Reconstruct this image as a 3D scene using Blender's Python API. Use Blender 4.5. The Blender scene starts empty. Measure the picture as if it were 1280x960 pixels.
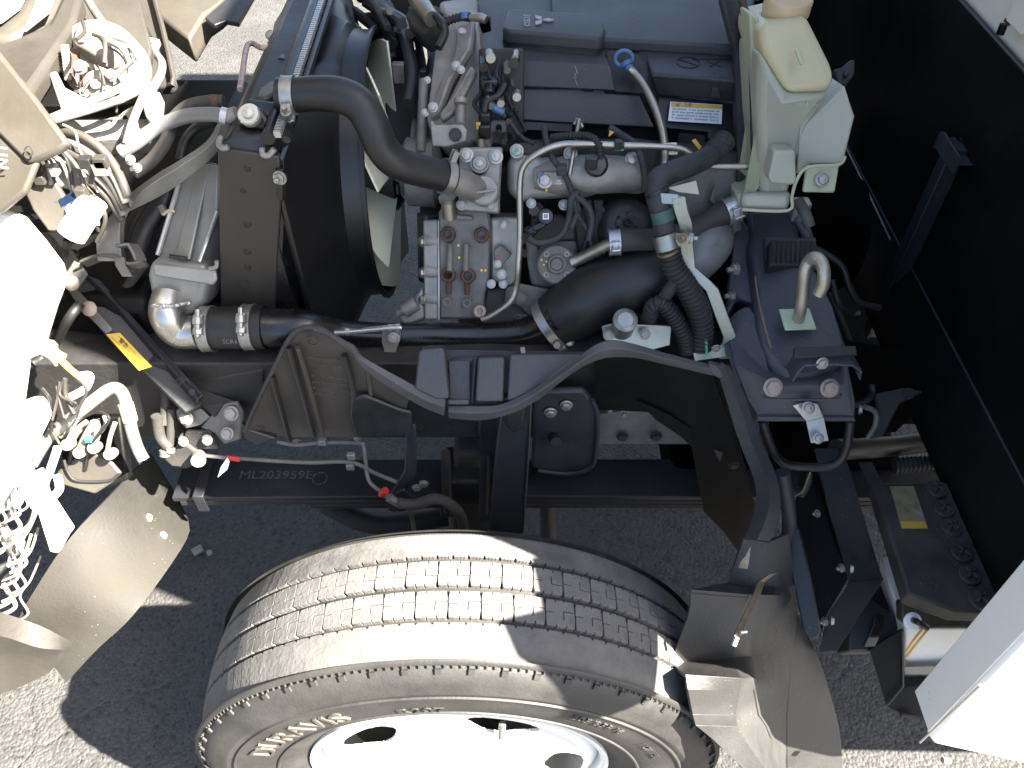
import bpy, bmesh, math, random
from mathutils import Vector as V, Matrix
random.seed(7)
R = math.radians
SC = bpy.context.scene
COL = SC.collection
# ---------------------------------------------------------------- camera, sky, sun, exposure
CH, TH, F = 1.668, R(47.5), 1005.0
cam_d = bpy.data.cameras.new('camera'); cam = bpy.data.objects.new('camera', cam_d); COL.objects.link(cam)
cam.location = (0, 0, CH); cam.rotation_euler = (R(90) - TH, 0, 0)
cam_d.sensor_width = 36; cam_d.lens = 36 * F / 1280; cam_d.clip_start = .02; cam_d.clip_end = 500
SC.camera = cam
SUN = V((.884, -.375, 1.0)).normalized()
w = bpy.data.worlds.new('World'); SC.world = w; w.use_nodes = True
nt = w.node_tree; bg = nt.nodes['Background']
sky = nt.nodes.new('ShaderNodeTexSky'); sky.sky_type = 'NISHITA'; sky.sun_disc = False
sky.ozone_density = .45; sky.air_density = .85; sky.dust_density = 2.2
sky.sun_elevation = math.asin(SUN.z); sky.sun_rotation = math.atan2(SUN.x, SUN.y)
nt.links.new(sky.outputs[0], bg.inputs[0]); bg.inputs[1].default_value = .05
sl = bpy.data.lights.new('sun', 'SUN'); sl.energy = 5.0; sl.angle = R(.53); sl.color = (1, .93, .82)
so = bpy.data.objects.new('sun', sl); COL.objects.link(so); so.rotation_euler = SUN.to_track_quat('Z', 'Y').to_euler()
SC.view_settings.view_transform = 'Standard'; SC.view_settings.look = 'None'
SC.view_settings.exposure = 3.3; SC.view_settings.gamma = 1
try: SC.cycles.max_bounces = 8
except Exception: pass

# ---------------------------------------------------------------- helpers
ST, CT = math.sin(TH), math.cos(TH)
def ray(u, v):
    q = (480 - v) / F
    return V(((u - 640) / F, CT + q * ST, -ST + q * CT))
YO = [0.0]      # world-depth offset used while one assembly is set back or forward
def P(u, v, y):
    y += YO[0]
    d = ray(u, v); t = y / d.y
    return V((d.x * t, y, CH + d.z * t))
def Pz(u, v, z):
    d = ray(u, v); t = (z - CH) / d.z
    return V((d.x * t, d.y * t, z))
def Px(u, v, x):
    d = ray(u, v); t = x / d.x
    return V((x, d.y * t, CH + d.z * t))
def to_px(p):
    dx, dy, dz = p.x, p.y, p.z - CH; d = dy * CT - dz * ST; return 640 + F * dx / d, 480 - F * (dy * ST + dz * CT) / d
def depth(p): return p.y * CT + (CH - p.z) * ST
def px(p, n=1): return n * depth(p) / F          # n photo pixels at p, in metres
CAM = V((0, 0, CH))
def spline(pts, sub=6):
    if len(pts) < 3 or sub < 2:
        return list(pts)
    out = []
    n = len(pts)
    for i in range(n - 1):
        p0 = pts[max(i - 1, 0)]; p1 = pts[i]; p2 = pts[i + 1]; p3 = pts[min(i + 2, n - 1)]
        for k in range(sub):
            t = k / sub
            out.append(tuple(.5 * (2 * b + (c - a) * t + (2 * a - 5 * b + 4 * c - d) * t * t + (3 * b - a - 3 * c + d) * t ** 3)
                             for a, b, c, d in zip(p0, p1, p2, p3)))
    out.append(tuple(pts[-1]))
    return out
class MB:
    def __init__(s): s.v = []; s.f = []
    def add(s, vs, fs):
        o = len(s.v); s.v += [V(x) for x in vs]; s.f += [tuple(i + o for i in f) for f in fs]; return s
    def prism(s, base, ext):
        n = len(base); e = V(ext)
        vs = [V(b) for b in base] + [V(b) + e for b in base]
        fs = [tuple(range(n)), tuple(reversed(range(n, 2 * n)))] + [(i, i + n, (i + 1) % n + n, (i + 1) % n) for i in range(n)]
        return s.add(vs, fs)
    def slab(s, pts, t, y=None, dir=None):
        """photo-pixel outline, each corner at its own depth (world y), with thickness t going away from the lens side"""
        q = [P(a[0], a[1], a[2] if len(a) > 2 else y) for a in pts]
        if dir is None:
            n = V((0, 0, 0))
            for i in range(len(q)):
                n += (q[i] - q[0]).cross(q[(i + 1) % len(q)] - q[0])
            n.normalize(); c = sum(q, V()) / len(q)
            if n.dot(CAM - c) > 0: n = -n
            dir = n
        return s.prism(q, V(dir).normalized() * t)
    def box(s, c, h, ax=None):
        c = V(c); X, Y, Z = ax or (V((1, 0, 0)), V((0, 1, 0)), V((0, 0, 1)))
        q = [c + X * (h[0] * i) + Y * (h[1] * j) + Z * (h[2] * k) for k in (-1, 1) for j in (-1, 1) for i in (-1, 1)]
        return s.add(q, [(0, 2, 3, 1), (4, 5, 7, 6), (0, 1, 5, 4), (2, 6, 7, 3), (0, 4, 6, 2), (1, 3, 7, 5)])
    def rev(s, prof, o, axis, n=32, a0=0, a1=360, ref=None, cap=True):
        """prof: list of (distance along axis, radius)"""
        o = V(o); A = V(axis).normalized()
        U = V(ref) if ref else (V((0, 0, 1)) if abs(A.z) < .9 else V((1, 0, 0)))
        U = (U - A * U.dot(A)).normalized(); W = A.cross(U)
        full = abs(a1 - a0 - 360) < 1e-6; m = n if full else n + 1
        vs = []
        for (d, r) in prof:
            for k in range(m):
                a = R(a0 + (a1 - a0) * k / n)
                vs.append(o + A * d + (U * math.cos(a) + W * math.sin(a)) * r)
        fs = []
        for j in range(len(prof) - 1):
            for k in range(n):
                k2 = (k + 1) % m
                fs.append((j * m + k, j * m + k2, (j + 1) * m + k2, (j + 1) * m + k))
        if full and cap:
            if prof[0][1] > 1e-5: fs.append(tuple(reversed(range(m))))
            if prof[-1][1] > 1e-5: fs.append(tuple((len(prof) - 1) * m + k for k in range(m)))
        return s.add(vs, fs)
    def ring(s, o, axis, r0, r1, w, n=32):
        return s.add(*_ring(o, axis, r0, r1, w, n))
    def cyl(s, a, b, r, r2=None, n=20):
        a = V(a); b = V(b); return s.rev([(0, r), ((b - a).length, r if r2 is None else r2)], a, b - a, n)
    def tube(s, pts, r, n=12, sub=6, corr=None, cap=True):
        """pts: world points; r scalar or list; corr=(pitch, amp) corrugates"""
        rr = list(r) if isinstance(r, (list, tuple)) else [r] * len(pts)
        c = spline([tuple(p) + (q,) for p, q in zip(pts, rr)], sub)
        c = [(V(x[:3]), x[3]) for x in c]
        if corr:
            L = [0]
            for i in range(1, len(c)): L.append(L[-1] + (c[i][0] - c[i - 1][0]).length)
            st = corr[0] / 4; N = int(L[-1] / st); out = []; j = 0
            for k in range(N + 1):
                d = k * st
                while j < len(c) - 2 and L[j + 1] < d: j += 1
                t = min(1, (d - L[j]) / max(1e-9, L[j + 1] - L[j]))
                out.append((c[j][0].lerp(c[j + 1][0], t), (c[j][1] * (1 - t) + c[j + 1][1] * t) + corr[1] * (1, 1, -1, -1)[k % 4]))
            c = out
        vs = []; T0 = None; U = None
        for i, (p, q) in enumerate(c):
            T = (c[min(i + 1, len(c) - 1)][0] - c[max(i - 1, 0)][0])
            T = T.normalized() if T.length > 1e-9 else (T0 or V((0, 0, 1)))
            if U is None: U = T.orthogonal().normalized()
            else:
                U = U - T * U.dot(T); U = U.normalized() if U.length > 1e-6 else T.orthogonal().normalized()
            T0 = T; W = T.cross(U)
            for k in range(n):
                a = 2 * math.pi * k / n
                vs.append(p + (U * math.cos(a) + W * math.sin(a)) * q)
        m = len(c)
        fs = [(j * n + k, j * n + (k + 1) % n, (j + 1) * n + (k + 1) % n, (j + 1) * n + k) for j in range(m - 1) for k in range(n)]
        if cap: fs += [tuple(reversed(range(n))), tuple((m - 1) * n + k for k in range(n))]
        return s.add(vs, fs)
    def strap(s, pts, wv, th, sub=1, side=None):
        """flat strip along world points; wv width vector (or list of them)"""
        wl = wv if isinstance(wv, list) else [V(wv)] * len(pts)
        c = spline([tuple(p) + tuple(x) for p, x in zip(pts, wl)], sub)
        vs = []
        for i, x in enumerate(c):
            p = V(x[:3]); q = V(x[3:])
            T = V(c[min(i + 1, len(c) - 1)][:3]) - V(c[max(i - 1, 0)][:3])
            N = T.cross(q).normalized() * (th / 2)
            vs += [p - q / 2 - N, p + q / 2 - N, p + q / 2 + N, p - q / 2 + N]
        m = len(c)
        fs = [(j * 4 + k, j * 4 + (k + 1) % 4, j * 4 + 4 + (k + 1) % 4, j * 4 + 4 + k) for j in range(m - 1) for k in range(4)]
        return s.add(vs, fs + [(3, 2, 1, 0), tuple(4 * (m - 1) + k for k in range(4))])
    def sheet(s, rows, t, sub=1):
        """rows: grid of world points, given thickness t away from the lens"""
        if sub > 1: rows = [[V(x) for x in spline([tuple(p) for p in r], sub)] for r in rows]
        nr, nc = len(rows), len(rows[0]); top = []; bot = []
        for i in range(nr):
            for j in range(nc):
                a = rows[min(i + 1, nr - 1)][j] - rows[max(i - 1, 0)][j]; b = rows[i][min(j + 1, nc - 1)] - rows[i][max(j - 1, 0)]
                n = a.cross(b)
                n = n.normalized() if n.length > 1e-12 else V((0, 1, 0))
                if n.dot(CAM - rows[i][j]) > 0: n = -n
                top.append(rows[i][j]); bot.append(rows[i][j] + n * t)
        N = nr * nc; I = lambda i, j: i * nc + j; fs = []
        for i in range(nr - 1):
            for j in range(nc - 1):
                fs.append((I(i, j), I(i, j + 1), I(i + 1, j + 1), I(i + 1, j)))
                fs.append((N + I(i, j), N + I(i + 1, j), N + I(i + 1, j + 1), N + I(i, j + 1)))
        for i in range(nr - 1):
            fs.append((I(i, 0), I(i + 1, 0), N + I(i + 1, 0), N + I(i, 0)))
            fs.append((I(i, nc - 1), N + I(i, nc - 1), N + I(i + 1, nc - 1), I(i + 1, nc - 1)))
        for j in range(nc - 1):
            fs.append((I(0, j), N + I(0, j), N + I(0, j + 1), I(0, j + 1)))
            fs.append((I(nr - 1, j), I(nr - 1, j + 1), N + I(nr - 1, j + 1), N + I(nr - 1, j)))
        return s.add(top + bot, fs)
def _ring(o, axis, r0, r1, w, n=32):
    m = MB(); A = V(axis).normalized(); o = V(o)
    prof = [(-w / 2, r0), (-w / 2, r1), (w / 2, r1), (w / 2, r0), (-w / 2, r0)]
    m.rev(prof[:-1], o, A, n)
    m.f = [f for f in m.f if len(f) == 4]
    m.f += [(3 * n + k, 3 * n + (k + 1) % n, (k + 1) % n, k) for k in range(n)]
    return m.v, m.f
def T(name, label, cat, loc=(0, 0, 0), group=None, kind=None):
    o = bpy.data.objects.new(name, None); COL.objects.link(o); o.location = loc; o.empty_display_size = .05
    o['label'] = label; o['category'] = cat
    if group: o['group'] = group
    return o
def worldloc(o):
    l = V((0, 0, 0))
    while o is not None: l += o.location; o = o.parent
    return l
def O(name, mb, mat, parent=None, bev=0, ang=35, label=None, cat=None, group=None, kind=None, flat=False, seg=2, weld=False):
    me = bpy.data.meshes.new(name); L = worldloc(parent) if parent else V((0, 0, 0))
    me.from_pydata([p - L for p in mb.v], [], mb.f); me.validate()
    bm = bmesh.new(); bm.from_mesh(me)
    if weld: bmesh.ops.remove_doubles(bm, verts=bm.verts, dist=2e-5)
    bmesh.ops.recalc_face_normals(bm, faces=bm.faces); bm.to_mesh(me); bm.free()
    o = bpy.data.objects.new(name, me); COL.objects.link(o)
    if parent: o.parent = parent
    me.materials.append(MT[mat] if isinstance(mat, str) else mat)
    if not flat:
        me.shade_smooth(); me.set_sharp_from_angle(angle=R(ang))
    if bev:
        b = o.modifiers.new('bevel', 'BEVEL'); b.width = bev; b.segments = seg; b.limit_method = 'ANGLE'; b.angle_limit = R(32)
        b.harden_normals = False
    if label: o['label'] = label
    if cat: o['category'] = cat
    if group: o['group'] = group
    if kind: o['kind'] = kind
    return o
# bolts share meshes: hex head on a flange, axis +Z, head radius 1
_bm = {}
def bolt_mesh(kind, mat):
    k = (kind, mat)
    if k in _bm: return _bm[k]
    m = MB()
    if kind == 'hex':
        m.rev([(0, 1.28), (.12, 1.28), (.2, 1.1)], (0, 0, 0), (0, 0, 1), 18); m.rev([(.15, 1), (.72, 1), (.8, .86)], (0, 0, 0), (0, 0, 1), 6); m.rev([(.8, .55), (.82, .5)], (0, 0, 0), (0, 0, 1), 12)
    elif kind == 'nut':
        m.rev([(0, 1.3), (.14, 1.3)], (0, 0, 0), (0, 0, 1), 18); m.rev([(.14, 1), (.8, 1), (.88, .85)], (0, 0, 0), (0, 0, 1), 6); m.rev([(.8, .5), (1.7, .5), (1.8, .42)], (0, 0, 0), (0, 0, 1), 12)
    elif kind == 'round':
        m.rev([(0, 1.2), (.15, 1.2), (.3, 1), (.5, .7), (.56, .2)], (0, 0, 0), (0, 0, 1), 20)
    elif kind == 'hole':
        m.rev([(.0, 1.25), (.12, 1.15), (.12, .85), (-.3, .75), (-.3, .01)], (0, 0, 0), (0, 0, 1), 18)
    elif kind == 'socket':
        m.rev([(0, 1), (.7, 1), (.8, .9), (.8, .5), (.3, .45), (.3, .01)], (0, 0, 0), (0, 0, 1), 18)
    me = bpy.data.meshes.new('bolt'); me.from_pydata(m.v, [], m.f); me.materials.append(MT[mat])
    bm = bmesh.new(); bm.from_mesh(me); bmesh.ops.recalc_face_normals(bm, faces=bm.faces); bm.to_mesh(me); bm.free()
    me.shade_smooth(); me.set_sharp_from_angle(angle=R(30))
    _bm[k] = me; return me
def bolt(parent, p, n, r, mat='zinc', kind='hex', name=None, rot=None):
    o = bpy.data.objects.new(name or {'hole': 'hole', 'nut': 'nut'}.get(kind, 'bolt'), bolt_mesh(kind, mat)); COL.objects.link(o)
    n = V(n).normalized(); o.parent = parent
    q = n.to_track_quat('Z', 'Y') @ Matrix.Rotation(rot if rot is not None else random.uniform(0, 1), 3, 'Z').to_quaternion()
    o.rotation_euler = q.to_euler(); o.location = V(p) - worldloc(parent); o.scale = (r, r, r)
    return o
NF = V((0, -1, 0)); NU = V((0, 0, 1)); NC = V((0, -.75, .66))
def bl(parent, lst, y, n=NF, r=5, mat='zinc', kind='hex', name=None):
    for a in lst:
        yy = a[2] if len(a) > 2 else y; p = P(a[0], a[1], yy)
        bolt(parent, p, n, px(p, a[3] if len(a) > 3 else r), mat, kind, name)
def UT(pts, y=None):          # photo pixels (u, v, world y) -> world points
    return [P(a[0], a[1], a[2] if len(a) > 2 else y) for a in pts]
def hose(name, pts, rpx, mat, parent=None, n=16, sub=8, corr=None, y=None, **kw):
    q = UT(pts, y); rr = [px(a, (rpx[i] if isinstance(rpx, (list, tuple)) else rpx)) for i, a in enumerate(q)]
    if isinstance(rpx, (int, float)): rr = [sum(rr) / len(rr)] * len(rr)
    m = MB().tube(q, rr, n, sub, corr); return O(name, m, mat, parent, **kw)
def clamp(parent, p, axis, r, w=.01, mat='zinc', up=V((0, -.4, .9)), kind='worm'):
    """a band round a hose with its screw: part hose_clamp > sub-part screw"""
    A = V(axis).normalized(); m = MB().ring(p, A, r, r + .0016, w, 36)
    m.ring(V(p) + A * w * .5, A, r, r + .0024, w * .12, 36); m.ring(V(p) - A * w * .5, A, r, r + .0024, w * .12, 36)
    o = O('hose_clamp', m, mat, parent)
    U = (up - A * up.dot(A)).normalized(); W = A.cross(U); c = V(p) + U * (r + .004)
    if kind == 'worm':
        s = MB().box(c, (w * .42, w * .6, .004), (A, W, U)); s.cyl(c - W * w * 1.3, c + W * w * .9, w * .36, n=12)
        s.cyl(c - W * w * 1.75, c - W * w * 1.2, w * .5, n=6)
    elif kind == 'spring':
        s = MB()
        for e in (-1, 1): s.box(c + W * e * w * .35 + U * .004, (w * .4, .0012, .008), (A, W, U))
        s.box(c, (w * .25, w * .5, .002), (A, W, U))
    else:   # T-bolt
        s = MB().cyl(c - W * w * 1.6 + U * .004, c + W * w * 1.2 + U * .004, w * .28, n=12)
        s.cyl(c - W * w * .8 + U * .003, c - W * w * .1 + U * .003, w * .55, n=10); s.cyl(c + W * w * .4 + U * .003, c + W * w * .9 + U * .003, w * .5, n=6)
        for e in (-.75, .55): s.box(c + W * w * e, (w * .45, w * .3, .005), (A, W, U))
    O('screw', s, mat, o, bev=.0004)
    return o
def text_geo(body, size, ext=.0006):
    cu = bpy.data.curves.new('t', 'FONT'); cu.body = body; cu.size = size; cu.extrude = ext; cu.resolution_u = 3
    cu.align_x = 'CENTER'; cu.align_y = 'CENTER'
    ob = bpy.data.objects.new('t', cu); COL.objects.link(ob)
    dg = bpy.context.evaluated_depsgraph_get(); me = bpy.data.meshes.new_from_object(ob.evaluated_get(dg))
    vs = [v.co.copy() for v in me.vertices]; fs = [tuple(p.vertices) for p in me.polygons]
    bpy.data.objects.remove(ob); bpy.data.curves.remove(cu); bpy.data.meshes.remove(me)
    return vs, fs
def text_at(name, body, size, o, ux, uy, mat, parent, ext=.0006, sx=1, bold=0):
    vs, fs = text_geo(body, size, ext); ux = V(ux).normalized(); uy = V(uy); uy = (uy - ux * uy.dot(ux)).normalized(); n = ux.cross(uy)
    return O(name, MB().add([V(o) + ux * v.x * sx + uy * v.y + n * v.z for v in vs], fs), mat, parent, flat=True)

# ---------------------------------------------------------------- materials
MT = {}
def M(name, col, rough=.5, metal=0, var=.2, vs=14, bump=.15, bs=220, dust=0, dcol=(.2, .17, .13), ds=5, coat=0, spec=None, sss=0, trans=0, rv=.12, scr=0):
    m = bpy.data.materials.new(name); m.use_nodes = True; t = m.node_tree; N = t.nodes; L = t.links
    b = N['Principled BSDF']; tc = N.new('ShaderNodeTexCoord')
    n1 = N.new('ShaderNodeTexNoise'); n1.inputs['Scale'].default_value = vs; n1.inputs['Detail'].default_value = 6; n1.inputs['Roughness'].default_value = .65
    L.new(tc.outputs['Object'], n1.inputs['Vector'])
    cr = N.new('ShaderNodeMixRGB'); cr.inputs[1].default_value = [c * (1 - var) for c in col] + [1]; cr.inputs[2].default_value = [min(1, c * (1 + var)) for c in col] + [1]
    mr = N.new('ShaderNodeMapRange'); mr.inputs[1].default_value = .35; mr.inputs[2].default_value = .65; L.new(n1.outputs['Fac'], mr.inputs[0]); L.new(mr.outputs[0], cr.inputs[0])
    outc = cr.outputs[0]
    rs = N.new('ShaderNodeMapRange'); rs.inputs[1].default_value = .3; rs.inputs[2].default_value = .7
    rs.inputs[3].default_value = max(.05, rough - rv); rs.inputs[4].default_value = min(1, rough + rv); L.new(n1.outputs['Fac'], rs.inputs[0]); outr = rs.outputs[0]
    if dust:
        n2 = N.new('ShaderNodeTexNoise'); n2.inputs['Scale'].default_value = ds; n2.inputs['Detail'].default_value = 10; n2.inputs['Roughness'].default_value = .7
        L.new(tc.outputs['Object'], n2.inputs['Vector'])
        m2 = N.new('ShaderNodeMapRange'); m2.inputs[1].default_value = .42; m2.inputs[2].default_value = .72; m2.inputs[3].default_value = dust * .15; m2.inputs[4].default_value = dust; L.new(n2.outputs['Fac'], m2.inputs[0])
        x = N.new('ShaderNodeMixRGB'); x.inputs[2].default_value = list(dcol) + [1]; L.new(m2.outputs[0], x.inputs[0]); L.new(outc, x.inputs[1]); outc = x.outputs[0]
        y = N.new('ShaderNodeMixRGB'); y.inputs[2].default_value = (.9, .9, .9, 1); L.new(m2.outputs[0], y.inputs[0]); L.new(outr, y.inputs[1]); outr = y.outputs[0]
    if scr:     # fine specks of grit
        vo = N.new('ShaderNodeTexVoronoi'); vo.inputs['Scale'].default_value = 130; L.new(tc.outputs['Object'], vo.inputs['Vector'])
        m3 = N.new('ShaderNodeMapRange'); m3.inputs[1].default_value = .05; m3.inputs[2].default_value = .12; m3.inputs[3].default_value = scr; m3.inputs[4].default_value = 0; L.new(vo.outputs['Distance'], m3.inputs[0])
        n4 = N.new('ShaderNodeTexNoise'); n4.inputs['Scale'].default_value = 25; L.new(tc.outputs['Object'], n4.inputs['Vector'])
        g = N.new('ShaderNodeMath'); g.operation = 'GREATER_THAN'; g.inputs[1].default_value = .58; L.new(n4.outputs['Fac'], g.inputs[0])
        g2 = N.new('ShaderNodeMath'); g2.operation = 'MULTIPLY'; L.new(g.outputs[0], g2.inputs[0]); L.new(m3.outputs[0], g2.inputs[1])
        x = N.new('ShaderNodeMixRGB'); x.inputs[2].default_value = (.42, .4, .36, 1); L.new(g2.outputs[0], x.inputs[0]); L.new(outc, x.inputs[1]); outc = x.outputs[0]
    L.new(outc, b.inputs['Base Color']); L.new(outr, b.inputs['Roughness'])
    b.inputs['Metallic'].default_value = metal
    if coat: b.inputs['Coat Weight'].default_value = coat; b.inputs['Coat Roughness'].default_value = .25
    if spec is not None: b.inputs['Specular IOR Level'].default_value = spec
    if sss: b.inputs['Subsurface Weight'].default_value = sss; b.inputs['Subsurface Radius'].default_value = (.02, .018, .012); b.inputs['Subsurface Scale'].default_value = .6
    if trans: b.inputs['Transmission Weight'].default_value = trans
    if bump:
        nb = N.new('ShaderNodeTexNoise'); nb.inputs['Scale'].default_value = bs; nb.inputs['Detail'].default_value = 4; L.new(tc.outputs['Object'], nb.inputs['Vector'])
        bp = N.new('ShaderNodeBump'); bp.inputs['Strength'].default_value = bump; bp.inputs['Distance'].default_value = .002
        L.new(nb.outputs['Fac'], bp.inputs['Height']); L.new(bp.outputs[0], b.inputs['Normal'])
    MT[name] = m; return m
M('cast_aluminium', (.3, .29, .265), .5, .55, .22, 18, .35, 160, .45, (.12, .1, .08), 12)
M('pump_aluminium', (.3, .29, .265), .45, .6, .18, 20, .25, 200, .35, (.13, .11, .09), 14)
M('dull_casting', (.19, .185, .17), .6, .45, .25, 16, .4, 140, .6, (.07, .06, .05), 10)
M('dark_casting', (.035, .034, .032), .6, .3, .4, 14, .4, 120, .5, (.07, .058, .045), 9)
M('bright_aluminium', (.46, .455, .43), .32, .9, .08, 10, .06, 300)
M('brushed_tube', (.38, .365, .32), .34, .9, .12, 20, .08, 300, .2, (.3, .22, .14), 18)
M('zinc', (.36, .36, .34), .42, .85, .14, 60, .1, 400, .12, (.3, .24, .16), 40)
M('zinc_blue', (.27, .295, .28), .36, .85, .22, 30, .1, 300, .15, (.35, .33, .28), 10)
M('yellow_zinc', (.4, .375, .31), .4, .7, .2, 40, .1, 300)
M('rust', (.085, .046, .032), .85, .1, .4, 60, .5, 300)
M('rusty_bolt', (.36, .29, .25), .6, .5, .3, 80, .3, 300)
M('cover_plastic', (.031, .033, .036), .46, 0, .12, 6, .3, 420, .25, (.085, .085, .088), 4, scr=.25)
M('black_plastic', (.012, .012, .0135), .4, 0, .2, 12, .2, 300, .2, (.05, .047, .044), 8)
M('black_gloss', (.007, .007, .0075), .24, 0, .2, 12, .05, 200, .12, (.03, .028, .025), 5, coat=.15)
M('shroud_plastic', (.0075, .0075, .0078), .36, 0, .15, 5, .1, 300, .12, (.03, .03, .032), 4)
M('rubber', (.011, .011, .0115), .44, 0, .2, 12, .15, 260, .25, (.035, .034, .032), 10)
M('ribbed_rubber', (.016, .016, .017), .55, 0, .2, 12, .35, 500, .3, (.05, .047, .043), 10)
M('dusty_rubber', (.03, .029, .027), .7, 0, .25, 16, .3, 200, .5, (.09, .08, .066), 9)
M('tape', (.022, .0235, .027), .62, 0, .3, 40, .4, 300, .25, (.1, .1, .1), 20)
M('frame_paint', (.013, .0145, .018), .45, 0, .25, 9, .3, 120, .4, (.06, .06, .062), 6, scr=.5)
M('old_frame_paint', (.014, .014, .0145), .62, 0, .3, 10, .5, 110, .55, (.05, .045, .04), 7, scr=.4)
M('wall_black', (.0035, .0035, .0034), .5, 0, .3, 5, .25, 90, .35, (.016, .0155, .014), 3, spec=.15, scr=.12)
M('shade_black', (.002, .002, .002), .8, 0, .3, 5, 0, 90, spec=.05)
M('mount_paint', (.036, .039, .05), .46, 0, .25, 9, .3, 120, .4, (.12, .12, .125), 6, scr=.6)
M('green_tape', (.035, .09, .08), .5, 0, .2, 30, .2, 200)
M('plate_brown', (.03, .027, .024), .38, .1, .15, 5, .06, 120, .15, (.07, .06, .05), 4)
M('radiator_metal', (.26, .26, .245), .5, .6, .15, 16, .25, 160, .4, (.4, .38, .34), 7)
M('guard_plastic', (.038, .034, .029), .5, 0, .1, 6, .25, 320, .25, (.14, .12, .1), 5)
M('guard_edge', (.031, .0325, .036), .45, 0, .1, 6, .25, 320, .3, (.14, .14, .145), 4, scr=.5)
M('mudguard_plastic', (.03, .03, .0295), .42, 0, .12, 6, .3, 300, .3, (.075, .072, .066), 6, scr=.5)
M('flap_rubber', (.021, .02, .0165), .68, 0, .15, 7, .3, 200, .5, (.045, .04, .031), 4, scr=.5)
M('tyre_rubber', (.02, .0195, .019), .55, 0, .2, 10, .25, 260, .55, (.07, .066, .058), 8)
M('tread_rubber', (.088, .086, .082), .85, 0, .3, 26, .55, 180, .7, (.16, .154, .142), 11)
M('tyre_letter', (.05, .047, .041), .5, 0, .2, 30, .2, 260, .4, (.2, .18, .15), 14)
M('wheel_paint', (.72, .72, .7), .35, .1, .06, 8, .05, 200, .15, (.4, .34, .25), 8)
M('white_paint', (.8, .79, .75), .32, 0, .04, 4, .05, 60, .12, (.5, .45, .38), 3)
M('cream_paint', (.85, .78, .66), .45, 0, .06, 4, .08, 60, .25, (.4, .33, .24), 3)
M('white_grime', (.22, .21, .185), .5, .1, .15, 16, .2, 120, .4, (.28, .23, .17), 8)
M('cab_beige', (.055, .05, .04), .5, 0, .12, 6, .2, 120, .35, (.06, .053, .042), 5)
M('cab_brown', (.034, .031, .026), .5, 0, .15, 6, .2, 120, .35, (.06, .053, .042), 5)
M('tank_upper', (.5, .45, .28), .38, 0, .05, 9, .12, 120, sss=.35)
M('tank_lower', (.37, .375, .3), .4, 0, .06, 7, .12, 120, sss=.3)
M('tank_seam', (.42, .44, .3), .4, 0, .05, 9, .12, 120, sss=.3)
M('cap_orange', (.52, .4, .25), .45, 0, .06, 9, .12, 200, sss=.2)
M('fan_plastic', (.75, .78, .6), .42, 0, .06, 8, .1, 160, .15, (.4, .36, .28), 8, sss=.1)
M('label_blue', (.008, .016, .04), .35)
M('blue_plastic', (.045, .12, .26), .35, 0, .1, 20, .05, 200)
M('yellow_label', (.55, .37, .04), .4, 0, .06, 10, .03, 200)
M('white_label', (.72, .74, .76), .4, 0, .04, 10, .03, 200)
M('cream_label', (.72, .7, .6), .5, 0, .06, 30, .03, 200)
M('old_label', (.3, .24, .12), .6, 0, .5, 60, .15, 200, .7, (.1, .08, .05), 30)
M('ink', (.02, .02, .02), .6, 0, 0, 10, 0)
M('ink_grey', (.2, .22, .26), .6, 0, .2, 60, 0)
M('ink_red', (.35, .05, .03), .6, 0, 0, 10, 0)
M('stencil', (.09, .095, .1), .6, 0, .3, 90, 0)
M('bright_mark', (.3, .31, .33), .5, 0, .3, 90, 0)
M('dust_tan', (.42, .33, .22), .8, 0, .3, 60, .4, 200)
M('orange_tube', (.7, .4, .08), .5, 0, .1, 20, .05, 200)
M('green_mark', (.05, .3, .2), .6, 0, .2, 60, .05, 200)
M('yellow_mark', (.7, .5, .05), .6, 0, .2, 60, .05, 200)
M('red_mark', (.5, .05, .03), .6, 0, .2, 60, .05, 200)
M('green_plate', (.42, .5, .36), .5, .2, .12, 30, .1, 200, .2, (.3, .26, .2), 20)
M('bronze', (.2, .155, .1), .5, .5, .25, 40, .2, 200)
M('battery_plastic', (.022, .021, .02), .5, 0, .3, 12, .3, 160, .8, (.09, .075, .055), 9, scr=.6)
M('steel_light', (.45, .455, .44), .3, .6, .08, 10, .05, 200)
M('grey_pipe_plastic', (.16, .165, .17), .42, .2, .12, 8, .15, 200, .25, (.22, .21, .19), 8)
M('red_plastic', (.5, .03, .03), .4, 0, .1, 20, .05, 200)
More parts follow.
